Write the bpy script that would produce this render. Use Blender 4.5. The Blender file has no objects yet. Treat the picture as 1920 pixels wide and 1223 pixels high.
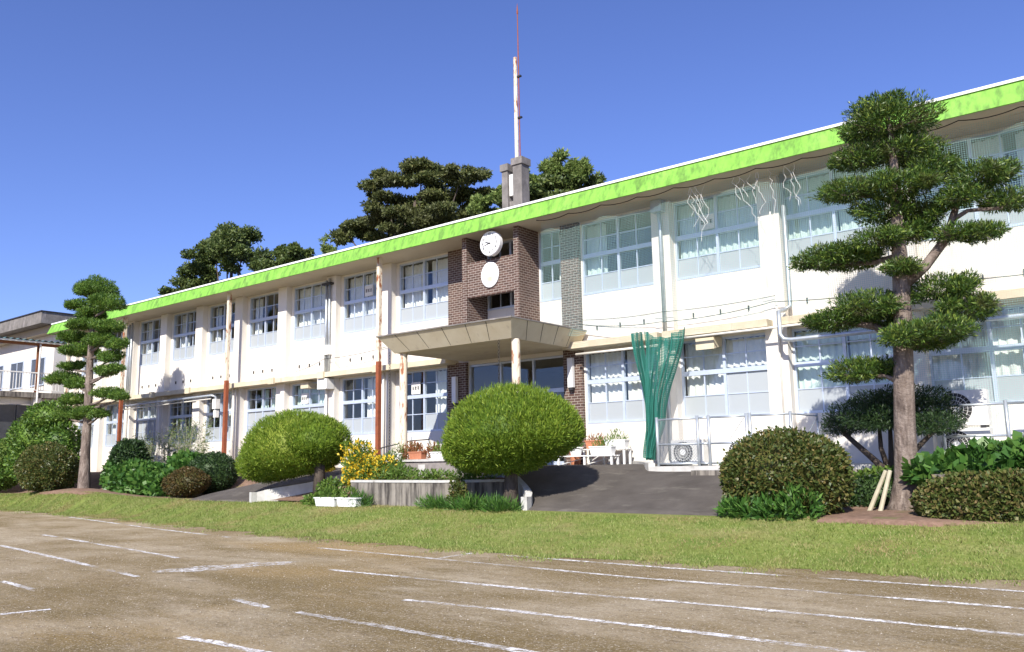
import bpy, math, random
import numpy as np
from mathutils import Matrix, Vector
random.seed(7)
SC = bpy.context.scene
COL = SC.collection
# ------------------------------------------------------------------ camera
cam_d = bpy.data.cameras.new('camera'); cam = bpy.data.objects.new('camera', cam_d); COL.objects.link(cam)
cam_d.sensor_width = 36.0; cam_d.lens = 29.50; cam_d.clip_start = 0.1; cam_d.clip_end = 3000
def cam_axes(yaw, pitch, roll):
    f = Vector((-math.sin(yaw)*math.cos(pitch), math.cos(yaw)*math.cos(pitch), math.sin(pitch)))
    r = Vector((math.cos(yaw), math.sin(yaw), 0)); u = r.cross(f)
    return r*math.cos(roll)+u*math.sin(roll), -r*math.sin(roll)+u*math.cos(roll), f
r_, u_, f_ = cam_axes(math.radians(38.4175), math.radians(9.0593), math.radians(-1.0014))
m = Matrix((( r_.x, u_.x, -f_.x, 37.576), (r_.y, u_.y, -f_.y, -20.034), (r_.z, u_.z, -f_.z, 0.185), (0, 0, 0, 1)))
cam.matrix_world = m
SC.camera = cam
# ------------------------------------------------------------------ light
SUN = Vector((0.487, -1.25, 1.0)).normalized()
EL = math.asin(SUN.z); AZ = math.atan2(SUN.x, SUN.y)
w = bpy.data.worlds.new('World'); SC.world = w; w.use_nodes = True
nt = w.node_tree; bg = nt.nodes['Background']
sky = nt.nodes.new('ShaderNodeTexSky'); sky.sky_type = 'NISHITA'; sky.sun_disc = False
sky.sun_elevation = EL; sky.sun_rotation = AZ; sky.altitude = 200; sky.air_density = 1.0; sky.dust_density = 0.3; sky.ozone_density = 3.5
tint = nt.nodes.new('ShaderNodeMix'); tint.data_type = 'RGBA'; tint.blend_type = 'MULTIPLY'; tint.inputs[0].default_value = 1.0; tint.inputs[7].default_value = (.84, .85, 1.28, 1)
nt.links.new(sky.outputs[0], tint.inputs[6]); nt.links.new(tint.outputs[2], bg.inputs[0]); bg.inputs[1].default_value = 0.10
sd = bpy.data.lights.new('sun', 'SUN'); sd.energy = 5.0; sd.angle = math.radians(0.5); sd.color = (1.0, 0.945, 0.86)
so = bpy.data.objects.new('sun', sd); COL.objects.link(so); so.rotation_euler = SUN.to_track_quat('Z', 'Y').to_euler(); so.location = (40, -60, 50)
SC.view_settings.view_transform = 'Standard'; SC.view_settings.look = 'None'; SC.view_settings.gamma = 1.0
SC.view_settings.use_curve_mapping = False; SC.view_settings.exposure = 0.52

# ------------------------------------------------------------------ materials
def new_mat(name):
    mt = bpy.data.materials.new(name); mt.use_nodes = True
    return mt, mt.node_tree, mt.node_tree.nodes['Principled BSDF']
def coords(nt, scale=(1, 1, 1)):
    tc = nt.nodes.new('ShaderNodeTexCoord'); mp = nt.nodes.new('ShaderNodeMapping'); mp.inputs['Scale'].default_value = scale
    nt.links.new(tc.outputs['Object'], mp.inputs['Vector']); return mp.outputs[0]
def noise(nt, vec, scale, detail=5, rough=.6):
    n = nt.nodes.new('ShaderNodeTexNoise'); n.inputs['Scale'].default_value = scale; n.inputs['Detail'].default_value = detail
    n.inputs['Roughness'].default_value = rough; nt.links.new(vec, n.inputs['Vector']); return n.outputs[0]
def ramp(nt, fac, stops, interp='LINEAR'):
    r = nt.nodes.new('ShaderNodeValToRGB'); r.color_ramp.interpolation = interp
    el = r.color_ramp.elements
    while len(el) < len(stops): el.new(0.5)
    for e, (p, c) in zip(el, stops): e.position = p; e.color = (*c, 1) if len(c) == 3 else c
    nt.links.new(fac, r.inputs[0]); return r.outputs[0]
def mix(nt, a, b, fac, mode='MIX'):
    n = nt.nodes.new('ShaderNodeMix'); n.data_type = 'RGBA'; n.blend_type = mode
    for s, v in ((n.inputs[6], a), (n.inputs[7], b), (n.inputs[0], fac)):
        if isinstance(v, (tuple, list)): s.default_value = (*v, 1)
        elif isinstance(v, (int, float)): s.default_value = v
        else: nt.links.new(v, s)
    return n.outputs[2]
def bump(nt, h, bsdf, strength=.3, dist=.02):
    b = nt.nodes.new('ShaderNodeBump'); b.inputs['Strength'].default_value = strength; b.inputs['Distance'].default_value = dist
    nt.links.new(h, b.inputs['Height']); nt.links.new(b.outputs[0], bsdf.inputs['Normal'])
def surf(name, stops, scale=3, rough=.7, metal=0, stretch=(1, 1, 1), bmp=.0, bscale=None, detail=6, stain=None, spec=.4, bdist=.01):
    """noise coloured surface; stain=(colour, scale, stretch, lo, hi)"""
    mt, nt, b = new_mat(name)
    v = coords(nt, stretch); n = noise(nt, v, scale, detail); c = ramp(nt, n, stops)
    if stain:
        sc, ss, st, lo, hi = stain
        f = ramp(nt, noise(nt, coords(nt, st), ss, 6, .65), [(lo, (0, 0, 0)), (hi, (1, 1, 1))]); c = mix(nt, c, sc, f)
    nt.links.new(c, b.inputs['Base Color']); b.inputs['Roughness'].default_value = rough; b.inputs['Metallic'].default_value = metal
    b.inputs['Specular IOR Level'].default_value = spec
    if bmp: bump(nt, noise(nt, coords(nt), bscale or scale*6, 6), b, bmp, bdist)
    return mt
M = {}
M['wall'] = surf('cream_plaster', [(.3, (.69, .65, .575)), (.6, (.745, .705, .635)), (.8, (.72, .68, .61))], .8, .85, bmp=.15, bscale=30, stain=((.46, .40, .31), 1.2, (3.0, 3.0, .35), .60, .82))
M['cream'] = surf('cream_paint', [(.3, (.56, .48, .33)), (.7, (.65, .58, .43))], 2.0, .8, bmp=.1, stain=((.40, .34, .25), 1.5, (3, 3, .5), .58, .8))
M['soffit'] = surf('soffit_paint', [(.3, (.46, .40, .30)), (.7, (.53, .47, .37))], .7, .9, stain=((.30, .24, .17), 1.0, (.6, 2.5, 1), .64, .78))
M['green'] = surf('green_fascia', [(.3, (.17, .40, .045)), (.55, (.22, .50, .065)), (.8, (.28, .56, .10))], 1.4, .7, stain=((.075, .15, .03), 2.4, (2.6, 2.6, .55), .44, .74), bmp=.1)
M['whitecap'] = surf('white_flashing', [(.3, (.80, .80, .79)), (.7, (.86, .86, .85))], 2, .5)
M['alu'] = surf('blue_grey_aluminium', [(.3, (.50, .57, .68)), (.7, (.58, .65, .75))], 4, .38, .25)
M['galv'] = surf('galvanised_steel', [(.3, (.42, .46, .49)), (.7, (.55, .59, .62))], 6, .42, .6)
M['pvc'] = surf('cream_pipe', [(.3, (.70, .66, .57)), (.7, (.78, .75, .67))], 3, .5)
M['white'] = surf('white_enamel', [(.3, (.78, .78, .76)), (.7, (.84, .84, .82))], 3, .45)
M['offwhite'] = surf('weathered_white', [(.3, (.70, .69, .64)), (.7, (.80, .79, .75))], 5, .55, stain=((.45, .40, .33), 5, (1, 1, .6), .62, .8))
M['rust'] = surf('red_rust', [(.3, (.20, .055, .025)), (.55, (.30, .085, .035)), (.75, (.22, .07, .04))], 7, .8, bmp=.25, bscale=40)
M['peel'] = surf('peeling_paint_over_rust', [(.3, (.68, .60, .45)), (.7, (.76, .68, .54))], 4, .7, bmp=.2, bscale=30, stain=((.30, .11, .045), 3.2, (2.2, 2.2, .7), .50, .60))
M['concrete'] = surf('stained_concrete', [(.3, (.20, .18, .15)), (.7, (.30, .27, .23))], 2.5, .9, bmp=.3, bscale=40, stain=((.055, .048, .042), 2.0, (3.5, 3.5, .4), .42, .62))
M['kerb'] = surf('pale_concrete', [(.3, (.44, .43, .40)), (.7, (.56, .55, .52))], 5, .9, bmp=.3, bscale=50, stain=((.22, .20, .17), 3, (1, 1, 1), .58, .75))
M['darkconc'] = surf('dark_concrete', [(.3, (.13, .12, .11)), (.7, (.24, .22, .20))], 3, .9, bmp=.3, bscale=40, stain=((.33, .30, .29), 2, (2, 2, .5), .55, .75))
M['asphalt'] = surf('worn_asphalt', [(.3, (.062, .053, .045)), (.6, (.092, .080, .069)), (.8, (.125, .11, .094))], 1.6, .92, bmp=.35, bscale=120, stain=((.16, .145, .12), 1.6, (.8, 1.6, 1), .56, .75), bdist=.01)
M['dark'] = surf('dark_metal', [(.3, (.03, .03, .032)), (.7, (.06, .06, .062))], 5, .5, .3)
M['interior'] = surf('interior_paint', [(.3, (.30, .28, .24)), (.7, (.36, .33, .29))], 1, .9)
M['intfloor'] = surf('interior_floor', [(.3, (.16, .12, .08)), (.7, (.22, .17, .11))], 2, .6)
M['curtain'] = surf('white_curtain', [(.3, (.74, .73, .67)), (.7, (.82, .81, .76))], 6, .95)
M['curtain_g'] = surf('pale_green_curtain', [(.3, (.58, .68, .60)), (.7, (.68, .76, .69))], 6, .95)
M['terra'] = surf('terracotta', [(.3, (.45, .17, .09)), (.7, (.55, .23, .13))], 8, .8)
M['bark'] = surf('grey_bark', [(.3, (.11, .08, .062)), (.5, (.21, .165, .135)), (.75, (.34, .285, .24))], 5, .95, stretch=(2.5, 2.5, .5), bmp=.9, bscale=18, bdist=.04, stain=((.075, .055, .045), 2.2, (2.5, 2.5, .8), .48, .66))  # dark blotches add bark contrast and paint in shade from the pads
M['darkbark'] = surf('dark_bark', [(.3, (.05, .038, .03)), (.7, (.12, .095, .075))], 8, .95, stretch=(2, 2, .5), bmp=.6, bscale=25, bdist=.02)
M['straw'] = surf('bamboo_stake', [(.3, (.38, .34, .24)), (.7, (.50, .46, .33))], 6, .7)
M['chain'] = surf('black_iron', [(.3, (.025, .022, .02)), (.7, (.05, .045, .04))], 8, .6, .5)
M['slate'] = surf('slate_tile', [(.3, (.20, .18, .17)), (.7, (.30, .27, .25))], 7, .7, bmp=.2)
M['roofgreen'] = surf('corrugated_green', [(.3, (.10, .20, .19)), (.7, (.16, .28, .26))], 3, .5)
M['brownwood'] = surf('brown_stained_wood', [(.3, (.16, .055, .02)), (.7, (.24, .09, .035))], 5, .8, stretch=(1, 4, 1))
M['darkglass_infill'] = surf('dark_glass_and_infill', [(.3, (.05, .055, .06)), (.7, (.085, .09, .10))], 1.5, .25)  # annex panes, and the added dark panels under the walkway
def mat_glass(name, tint, rough, gl=1.0):
    mt, nt, b = new_mat(name); nt.nodes.remove(b); out = nt.nodes['Material Output']
    t = nt.nodes.new('ShaderNodeBsdfTransparent'); t.inputs[0].default_value = (*tint, 1)
    g = nt.nodes.new('ShaderNodeBsdfGlossy'); g.inputs['Roughness'].default_value = rough; g.inputs[0].default_value = (.9, .95, 1, 1)
    fr = nt.nodes.new('ShaderNodeLayerWeight'); fr.inputs[0].default_value = .5
    pw = nt.nodes.new('ShaderNodeMath'); pw.operation = 'POWER'; pw.inputs[1].default_value = 5.0; nt.links.new(fr.outputs['Facing'], pw.inputs[0])
    ma = nt.nodes.new('ShaderNodeMath'); ma.operation = 'MULTIPLY_ADD'; ma.inputs[1].default_value = .9; ma.inputs[2].default_value = .05
    nt.links.new(pw.outputs[0], ma.inputs[0])
    mx = nt.nodes.new('ShaderNodeMixShader'); nt.links.new(ma.outputs[0], mx.inputs[0]); nt.links.new(t.outputs[0], mx.inputs[1]); nt.links.new(g.outputs[0], mx.inputs[2])
    nt.links.new(mx.outputs[0], out.inputs[0]); return mt
M['glass'] = mat_glass('window_glass', (.96, .98, .98), .015)
mt, nt, b = new_mat('frosted_glass'); b.inputs['Base Color'].default_value = (.38, .41, .42, 1); b.inputs['Roughness'].default_value = .3
b.inputs['Transmission Weight'].default_value = .0; b.inputs['Specular IOR Level'].default_value = .6; M['frost'] = mt
def mat_brick():
    mt, nt, b = new_mat('brown_small_tiles')
    tc = nt.nodes.new('ShaderNodeTexCoord'); sp = nt.nodes.new('ShaderNodeSeparateXYZ'); nt.links.new(tc.outputs['Object'], sp.inputs[0])
    ad = nt.nodes.new('ShaderNodeMath'); ad.operation = 'ADD'; nt.links.new(sp.outputs[0], ad.inputs[0]); nt.links.new(sp.outputs[1], ad.inputs[1])
    cb = nt.nodes.new('ShaderNodeCombineXYZ'); nt.links.new(ad.outputs[0], cb.inputs[0]); nt.links.new(sp.outputs[2], cb.inputs[1])
    br = nt.nodes.new('ShaderNodeTexBrick'); br.inputs['Scale'].default_value = 1; br.inputs['Brick Width'].default_value = .2; br.inputs['Row Height'].default_value = .075
    br.inputs['Mortar Size'].default_value = .007; br.inputs['Mortar Smooth'].default_value = .1
    br.inputs['Color1'].default_value = (.085, .05, .04, 1); br.inputs['Color2'].default_value = (.135, .08, .062, 1); br.inputs['Mortar'].default_value = (.38, .34, .29, 1)
    nt.links.new(cb.outputs[0], br.inputs['Vector'])
    c = mix(nt, br.outputs[0], (.6, .6, .6), ramp(nt, noise(nt, coords(nt), 3, 4), [(.45, (0, 0, 0)), (.9, (.5, .5, .5))]), 'MULTIPLY')
    nt.links.new(c, b.inputs['Base Color']); b.inputs['Roughness'].default_value = .6; b.inputs['Specular IOR Level'].default_value = .2
    bump(nt, br.outputs['Fac'], b, -.5, .006); return mt
M['brick'] = mat_brick()
def mat_leaf(name, stops, rough=.5, trans=.25, patch=None):
    """each leaf is its own island: colour varies leaf by leaf, plus big patches of fresher or older growth"""
    mt, nt, b = new_mat(name); g = nt.nodes.new('ShaderNodeNewGeometry')
    c = ramp(nt, g.outputs['Random Per Island'], stops)
    if patch:
        pc, ps, lo, hi = patch
        c = mix(nt, c, pc, ramp(nt, noise(nt, coords(nt), ps, 3), [(lo, (0, 0, 0)), (hi, (1, 1, 1))]))
    nt.links.new(c, b.inputs['Base Color']); b.inputs['Roughness'].default_value = rough; b.inputs['Specular IOR Level'].default_value = .35
    tl = nt.nodes.new('ShaderNodeBsdfTranslucent'); nt.links.new(c, tl.inputs[0])
    mx = nt.nodes.new('ShaderNodeMixShader'); mx.inputs[0].default_value = trans
    nt.links.new(b.outputs[0], mx.inputs[1]); nt.links.new(tl.outputs[0], mx.inputs[2]); nt.links.new(mx.outputs[0], nt.nodes['Material Output'].inputs[0])
    return mt
M['podo'] = mat_leaf('podocarpus_leaf', [(0, (0.030, 0.065, 0.013)), (.5, (0.057, 0.114, 0.020)), (.8, (0.108, 0.182, 0.029)), (1, (0.257, 0.325, 0.055))], .42, .2, ((.085, .085, .03), 2.6, .55, .72))
M['podo2'] = mat_leaf('black_pine_leaf', [(0, (0.042, 0.095, 0.014)), (.5, (0.084, 0.169, 0.024)), (.85, (0.154, 0.257, 0.036)), (1, (0.238, 0.324, 0.060))], .5, .2)
M['juniper'] = mat_leaf('juniper_tip', [(0, (0.088, 0.161, 0.014)), (.5, (0.150, 0.238, 0.019)), (.85, (0.220, 0.308, 0.030)), (1, (0.299, 0.364, 0.048))], .6, .25, ((.15, .165, .03), 1.6, .64, .78))
M['yew'] = mat_leaf('dark_evergreen_leaf', [(0, (.014, .034, .012)), (.6, (.028, .06, .018)), (1, (.06, .11, .03))], .5, .2)
M['azalea'] = mat_leaf('azalea_leaf', [(0, (0.044, 0.072, 0.018)), (.5, (0.088, 0.120, 0.029)), (.85, (0.150, 0.138, 0.039)), (1, (0.237, 0.180, 0.066))], .4, .25)
M['azalea_b'] = mat_leaf('brown_azalea_leaf', [(0, (.05, .045, .015)), (.5, (.10, .075, .025)), (.85, (.15, .09, .03)), (1, (.08, .12, .03))], .5, .25)
M['broad'] = mat_leaf('broad_leaf', [(0, (0.041, 0.108, 0.022)), (.5, (0.068, 0.168, 0.030)), (1, (0.135, 0.252, 0.050))], .4, .3)
M['fresh'] = mat_leaf('fresh_green_leaf', [(0, (.06, .13, .02)), (.5, (.11, .20, .03)), (1, (.20, .28, .06))], .5, .35)
M['ivy'] = mat_leaf('ivy_leaf', [(0, (0.055, 0.088, 0.020)), (.5, (0.099, 0.132, 0.030)), (.8, (0.176, 0.165, 0.050)), (1, (0.242, 0.176, 0.080))], .5, .25)
M['yellow'] = mat_leaf('yellow_flower', [(0, (.62, .40, .015)), (.6, (.78, .56, .03)), (1, (.82, .66, .10))], .6, .3)
M['redleaf'] = mat_leaf('reddish_leaf', [(0, (.22, .07, .03)), (.5, (.30, .12, .05)), (1, (.20, .20, .06))], .6, .3)
M['willow'] = mat_leaf('narrow_grey_green_leaf', [(0, (.10, .15, .06)), (.5, (.16, .22, .08)), (1, (.26, .30, .13))], .5, .35)
M['forest'] = mat_leaf('forest_leaf', [(0, (0.058, 0.081, 0.025)), (.5, (0.106, 0.133, 0.039)), (.85, (0.176, 0.194, 0.059)), (1, (0.240, 0.232, 0.084))], .5, .3, ((.10, .11, .04), .35, .45, .65))
M['forest2'] = mat_leaf('dark_forest_leaf', [(0, (0.048, 0.081, 0.022)), (.5, (0.088, 0.132, 0.034)), (1, (0.176, 0.217, 0.056))], .5, .3)
M['bamboo'] = mat_leaf('bamboo_leaf', [(0, (0.105, 0.165, 0.039)), (.5, (0.180, 0.255, 0.065)), (1, (0.300, 0.360, 0.104))], .5, .35)
M['grass'] = mat_leaf('grass_blade', [(0, (.16, .22, .04)), (.5, (.23, .30, .07)), (.85, (.31, .35, .11)), (1, (.42, .38, .17))], .6, .3, ((.34, .285, .12), .8, .48, .68))
def mat_net(name, pitch, wd, c):
    mt, nt, b = new_mat(name); out = nt.nodes['Material Output']
    at = nt.nodes.new('ShaderNodeUVMap'); sp = nt.nodes.new('ShaderNodeSeparateXYZ'); nt.links.new(at.outputs[0], sp.inputs[0])
    fs = []
    for k in (0, 1):
        d = nt.nodes.new('ShaderNodeMath'); d.operation = 'DIVIDE'; d.inputs[1].default_value = pitch; nt.links.new(sp.outputs[k], d.inputs[0])
        fr = nt.nodes.new('ShaderNodeMath'); fr.operation = 'FRACT'; nt.links.new(d.outputs[0], fr.inputs[0])
        lt = nt.nodes.new('ShaderNodeMath'); lt.operation = 'LESS_THAN'; lt.inputs[1].default_value = wd; nt.links.new(fr.outputs[0], lt.inputs[0]); fs.append(lt.outputs[0])
    mx = nt.nodes.new('ShaderNodeMath'); mx.operation = 'MAXIMUM'; nt.links.new(fs[0], mx.inputs[0]); nt.links.new(fs[1], mx.inputs[1])
    t = nt.nodes.new('ShaderNodeBsdfTransparent'); ms = nt.nodes.new('ShaderNodeMixShader')
    nt.links.new(mx.outputs[0], ms.inputs[0]); nt.links.new(t.outputs[0], ms.inputs[1]); nt.links.new(b.outputs[0], ms.inputs[2]); nt.links.new(ms.outputs[0], out.inputs[0])
    b.inputs['Base Color'].default_value = (*c, 1); b.inputs['Roughness'].default_value = .8; return mt
M['net'] = mat_net('pale_green_net', .045, .085, (.30, .50, .46))
M['netdark'] = mat_net('dark_green_net', .05, .5, (.02, .17, .13))
def mat_field():
    mt, nt, b = new_mat('dry_sandy_dirt'); v = coords(nt)
    c = ramp(nt, noise(nt, v, .33, 7, .65), [(.32, (.24, .175, .085)), (.44, (.315, .245, .14)), (.54, (.39, .315, .205)), (.68, (.47, .395, .275))])
    big = ramp(nt, noise(nt, coords(nt, (.30, .75, 1)), .55, 7, .68), [(.47, (0, 0, 0)), (.60, (.9, .9, .9))]); c = mix(nt, c, (.20, .145, .06), big)
    ochre = ramp(nt, noise(nt, coords(nt, (.22, .45, 1)), .6, 4, .5), [(.56, (0, 0, 0)), (.72, (.7, .7, .7))]); c = mix(nt, c, (.40, .275, .115), ochre)
    mid = noise(nt, coords(nt, (.7, 1.3, 1)), 6, 5, .7); c = mix(nt, c, (.15, .11, .06), ramp(nt, mid, [(.52, (0, 0, 0)), (.70, (.6, .6, .6))]))
    f = noise(nt, v, 42, 3, .8); c = mix(nt, c, (.64, .565, .45), ramp(nt, f, [(.54, (0, 0, 0)), (.68, (.85, .85, .85))]))
    c = mix(nt, c, (.10, .075, .045), ramp(nt, noise(nt, v, 30, 3, .8), [(.57, (0, 0, 0)), (.68, (.8, .8, .8))]))
    nt.links.new(c, b.inputs['Base Color']); b.inputs['Roughness'].default_value = .95; b.inputs['Specular IOR Level'].default_value = .1
    bump(nt, noise(nt, v, 18, 7, .75), b, .9, .03); return mt
M['field'] = mat_field()
def mat_lawn():
    mt, nt, b = new_mat('mown_lawn'); v = coords(nt)
    c = ramp(nt, noise(nt, v, 12, 6, .7), [(.3, (.12, .155, .03)), (.5, (.19, .235, .055)), (.7, (.28, .29, .09))])
    c = mix(nt, c, (.10, .17, .03), ramp(nt, noise(nt, coords(nt, (.6, 1, 1)), 1.7, 5, .6), [(.48, (0, 0, 0)), (.66, (.7, .7, .7))]))
    c = mix(nt, c, (.33, .275, .13), ramp(nt, noise(nt, coords(nt, (.5, 1, 1)), .9, 6, .65), [(.50, (0, 0, 0)), (.70, (.8, .8, .8))]))
    nt.links.new(c, b.inputs['Base Color']); b.inputs['Roughness'].default_value = .9; b.inputs['Specular IOR Level'].default_value = .1
    bump(nt, noise(nt, v, 35, 5, .7), b, .8, .03); return mt
M['lawn'] = mat_lawn()
M['soil'] = surf('bare_reddish_soil', [(.3, (.14, .085, .055)), (.6, (.23, .145, .10)), (.8, (.29, .20, .14))], 9, .95, bmp=.6, bscale=40, stain=((.12, .14, .035), 1.5, (1, 1, 1), .55, .7))
M['hill'] = surf('forest_floor', [(.3, (.03, .045, .015)), (.7, (.06, .07, .03))], 1, .95)
def mat_lime(nm='lime_powder', lo=.40, hi=.56):
    mt, nt, b = new_mat(nm); out = nt.nodes['Material Output']; v = coords(nt)
    b.inputs['Base Color'].default_value = (.82, .80, .77, 1); b.inputs['Roughness'].default_value = .95
    f = ramp(nt, noise(nt, v, 16, 6, .75), [(lo, (0, 0, 0)), (hi, (1, 1, 1))])
    f2 = ramp(nt, noise(nt, v, .7, 3, .6), [(.36, (0, 0, 0)), (.52, (1, 1, 1))])
    mu = nt.nodes.new('ShaderNodeMath'); mu.operation = 'MULTIPLY'; nt.links.new(f, mu.inputs[0]); nt.links.new(f2, mu.inputs[1])
    t = nt.nodes.new('ShaderNodeBsdfTransparent'); ms = nt.nodes.new('ShaderNodeMixShader')
    nt.links.new(mu.outputs[0], ms.inputs[0]); nt.links.new(t.outputs[0], ms.inputs[1]); nt.links.new(b.outputs[0], ms.inputs[2]); nt.links.new(ms.outputs[0], out.inputs[0])
    return mt
M['lime'] = mat_lime(); M['limethin'] = mat_lime('spilt_lime', .44, .62)

# ------------------------------------------------------------------ mesh helpers
class MB:
    def __init__(s): s.v = []; s.f = []
    def box(s, x0, x1, y0, y1, z0, z1):
        n = len(s.v); s.v += [(x0, y0, z0), (x1, y0, z0), (x1, y1, z0), (x0, y1, z0), (x0, y0, z1), (x1, y0, z1), (x1, y1, z1), (x0, y1, z1)]
        s.f += [tuple(n+i for i in q) for q in ((0, 3, 2, 1), (4, 5, 6, 7), (0, 1, 5, 4), (1, 2, 6, 5), (2, 3, 7, 6), (3, 0, 4, 7))]; return s
    def hexa(s, pts):
        n = len(s.v); s.v += pts; s.f += [tuple(n+i for i in q) for q in ((0, 3, 2, 1), (4, 5, 6, 7), (0, 1, 5, 4), (1, 2, 6, 5), (2, 3, 7, 6), (3, 0, 4, 7))]; return s
    def tube(s, pts, seg=8, cap=True):
        """pts: (x,y,z,r) list"""
        P = [Vector(p[:3]) for p in pts]; n0 = len(s.v); ref = None
        for i, p in enumerate(P):
            d = (P[min(i+1, len(P)-1)]-P[max(i-1, 0)]).normalized()
            if ref is None: ref = Vector((0, 0, 1)) if abs(d.z) < .9 else Vector((1, 0, 0))
            a = d.cross(ref).normalized(); ref = a.cross(d).normalized(); b = ref
            for k in range(seg):
                t = 2*math.pi*k/seg; s.v.append(tuple(p+(a*math.cos(t)+b*math.sin(t))*pts[i][3]))
        for i in range(len(P)-1):
            for k in range(seg):
                a, b = n0+i*seg+k, n0+i*seg+(k+1) % seg; s.f.append((a, b, b+seg, a+seg))
        if cap: s.f.append(tuple(n0+k for k in range(seg))[::-1]); s.f.append(tuple(n0+(len(P)-1)*seg+k for k in range(seg)))
        return s
    def lathe(s, prof, c=(0, 0, 0), seg=16, axis='z'):
        n0 = len(s.v)
        for r, h in prof:
            for k in range(seg):
                t = 2*math.pi*k/seg; q = (r*math.cos(t), r*math.sin(t), h) if axis == 'z' else (r*math.cos(t), -h, r*math.sin(t))
                s.v.append((c[0]+q[0], c[1]+q[1], c[2]+q[2]))
        for i in range(len(prof)-1):
            for k in range(seg):
                a, b = n0+i*seg+k, n0+i*seg+(k+1) % seg; s.f.append((a, b, b+seg, a+seg))
        s.f.append(tuple(n0+k for k in range(seg))[::-1]); s.f.append(tuple(n0+(len(prof)-1)*seg+k for k in range(seg))); return s
    def mesh(s, name):
        me = bpy.data.meshes.new(name); me.from_pydata(s.v, [], s.f); me.update(); return me
def link(name, me, mat=None, parent=None, smooth=False):
    o = bpy.data.objects.new(name, me); COL.objects.link(o)
    if mat is not None and me is not None and not me.materials: me.materials.append(M[mat] if isinstance(mat, str) else mat)
    if parent is not None: o.parent = parent
    if smooth: me.shade_smooth()
    return o
def thing(name, label, cat, loc=(0, 0, 0), group=None):
    o = bpy.data.objects.new(name, None); COL.objects.link(o); o.location = loc; o.empty_display_size = .2
    o['label'] = label; o['category'] = cat
    if group: o['group'] = group
    return o
def tag(o, label, cat, group=None):
    o['label'] = label; o['category'] = cat
    if group: o['group'] = group
    return o
def struct(name, me, mat): o = link(name, me, mat); o['kind'] = 'structure'; return o
def np_mesh(name, V, F):
    """V (n,3), F (m,k) uniform polygons"""
    me = bpy.data.meshes.new(name); k = F.shape[1]
    me.vertices.add(len(V)); me.vertices.foreach_set('co', V.astype(np.float32).ravel())
    me.loops.add(F.size); me.loops.foreach_set('vertex_index', F.astype(np.int32).ravel())
    me.polygons.add(len(F)); me.polygons.foreach_set('loop_start', np.arange(0, F.size, k, dtype=np.int32))
    me.polygons.foreach_set('loop_total', np.full(len(F), k, dtype=np.int32)); me.update(calc_edges=True); return me
def grid(name, xs, ys, zf):
    V = np.array([(x, y, zf(x, y)) for y in ys for x in xs]); nx = len(xs)
    F = np.array([(j*nx+i, j*nx+i+1, (j+1)*nx+i+1, (j+1)*nx+i) for j in range(len(ys)-1) for i in range(nx-1)])
    return np_mesh(name, V, F)
def sm(t): t = max(0, min(1, t)); return t*t*(3-2*t)
# foliage ----------------------------------------------------------
def unit(a): return a/np.maximum(np.linalg.norm(a, axis=1, keepdims=True), 1e-9)
def lumps(d, seed, k=5, freq=3.0):
    r = np.random.default_rng(seed); out = np.zeros(len(d))
    for i in range(k):
        fr = r.normal(size=3)*freq; out += np.sin(d@fr+r.uniform(0, 6.28))
    return out/k**.5
def blob_points(blobs, n, seed, shell=.35, flat=.6, lump=.12, freq=3.5, zmin=None):
    """blobs: (x,y,z,rx,ry,rz); returns positions and outward directions"""
    r = np.random.default_rng(seed); B = np.array(blobs, float)
    wgt = (B[:, 3]*B[:, 4]+B[:, 3]*B[:, 5]+B[:, 4]*B[:, 5]); k = r.choice(len(B), n, p=wgt/wgt.sum())
    d = unit(r.normal(size=(n, 3))); rad = 1-shell*r.random(n)**2.0+.03*r.normal(size=n)
    rad *= 1+lump*lumps(d*1.0+k[:, None]*1.7, seed+1, freq=freq)
    q = d*rad[:, None]; q[:, 2] = np.where(q[:, 2] < 0, q[:, 2]*flat, q[:, 2])
    P = B[k, :3]+q*B[k, 3:6]
    if zmin is not None:
        keep = P[:, 2] > zmin; P = P[keep]; d = d[keep]
    return P, d
def leaf_mesh(name, P, D, L, W, seed, out=1.0, up=.3, rnd=.6, fold=0.0):
    r = np.random.default_rng(seed); n = len(P)
    ax = unit(D*out+np.array([0, 0, up])+r.normal(size=(n, 3))*rnd); sd = unit(np.cross(ax, unit(r.normal(size=(n, 3)))))
    l = L*(.6+.8*r.random(n))[:, None]; wd = W*(.6+.8*r.random(n))[:, None]*.5
    nv = np.cross(ax, sd)*l*fold
    V = np.stack([P-ax*l*.15, P+ax*l*.42+sd*wd+nv, P+ax*l*.9, P+ax*l*.42-sd*wd+nv], 1).reshape(-1, 3)
    return np_mesh(name, V, np.arange(4*n).reshape(n, 4))
def core_mesh(name, blobs, seed, sc=.8, flat=.6, sub=10):
    V = []; F = []
    for (x, y, z, rx, ry, rz) in blobs:
        n0 = len(V); A, Bn = 14, 8
        for j in range(Bn+1):
            ph = math.pi*j/Bn
            for i in range(A):
                th = 2*math.pi*i/A; w_ = sc*(1+.06*math.sin(5*th+seed)+.05*math.sin(7*ph+seed))
                c = math.cos(ph)*w_; V.append((x+rx*w_*math.sin(ph)*math.cos(th), y+ry*w_*math.sin(ph)*math.sin(th), z+rz*(c if c > 0 else c*flat)))
        for j in range(Bn):
            for i in range(A): F.append((n0+j*A+i, n0+j*A+(i+1) % A, n0+(j+1)*A+(i+1) % A, n0+(j+1)*A+i))
    return np_mesh(name, np.array(V), np.array(F))
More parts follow.
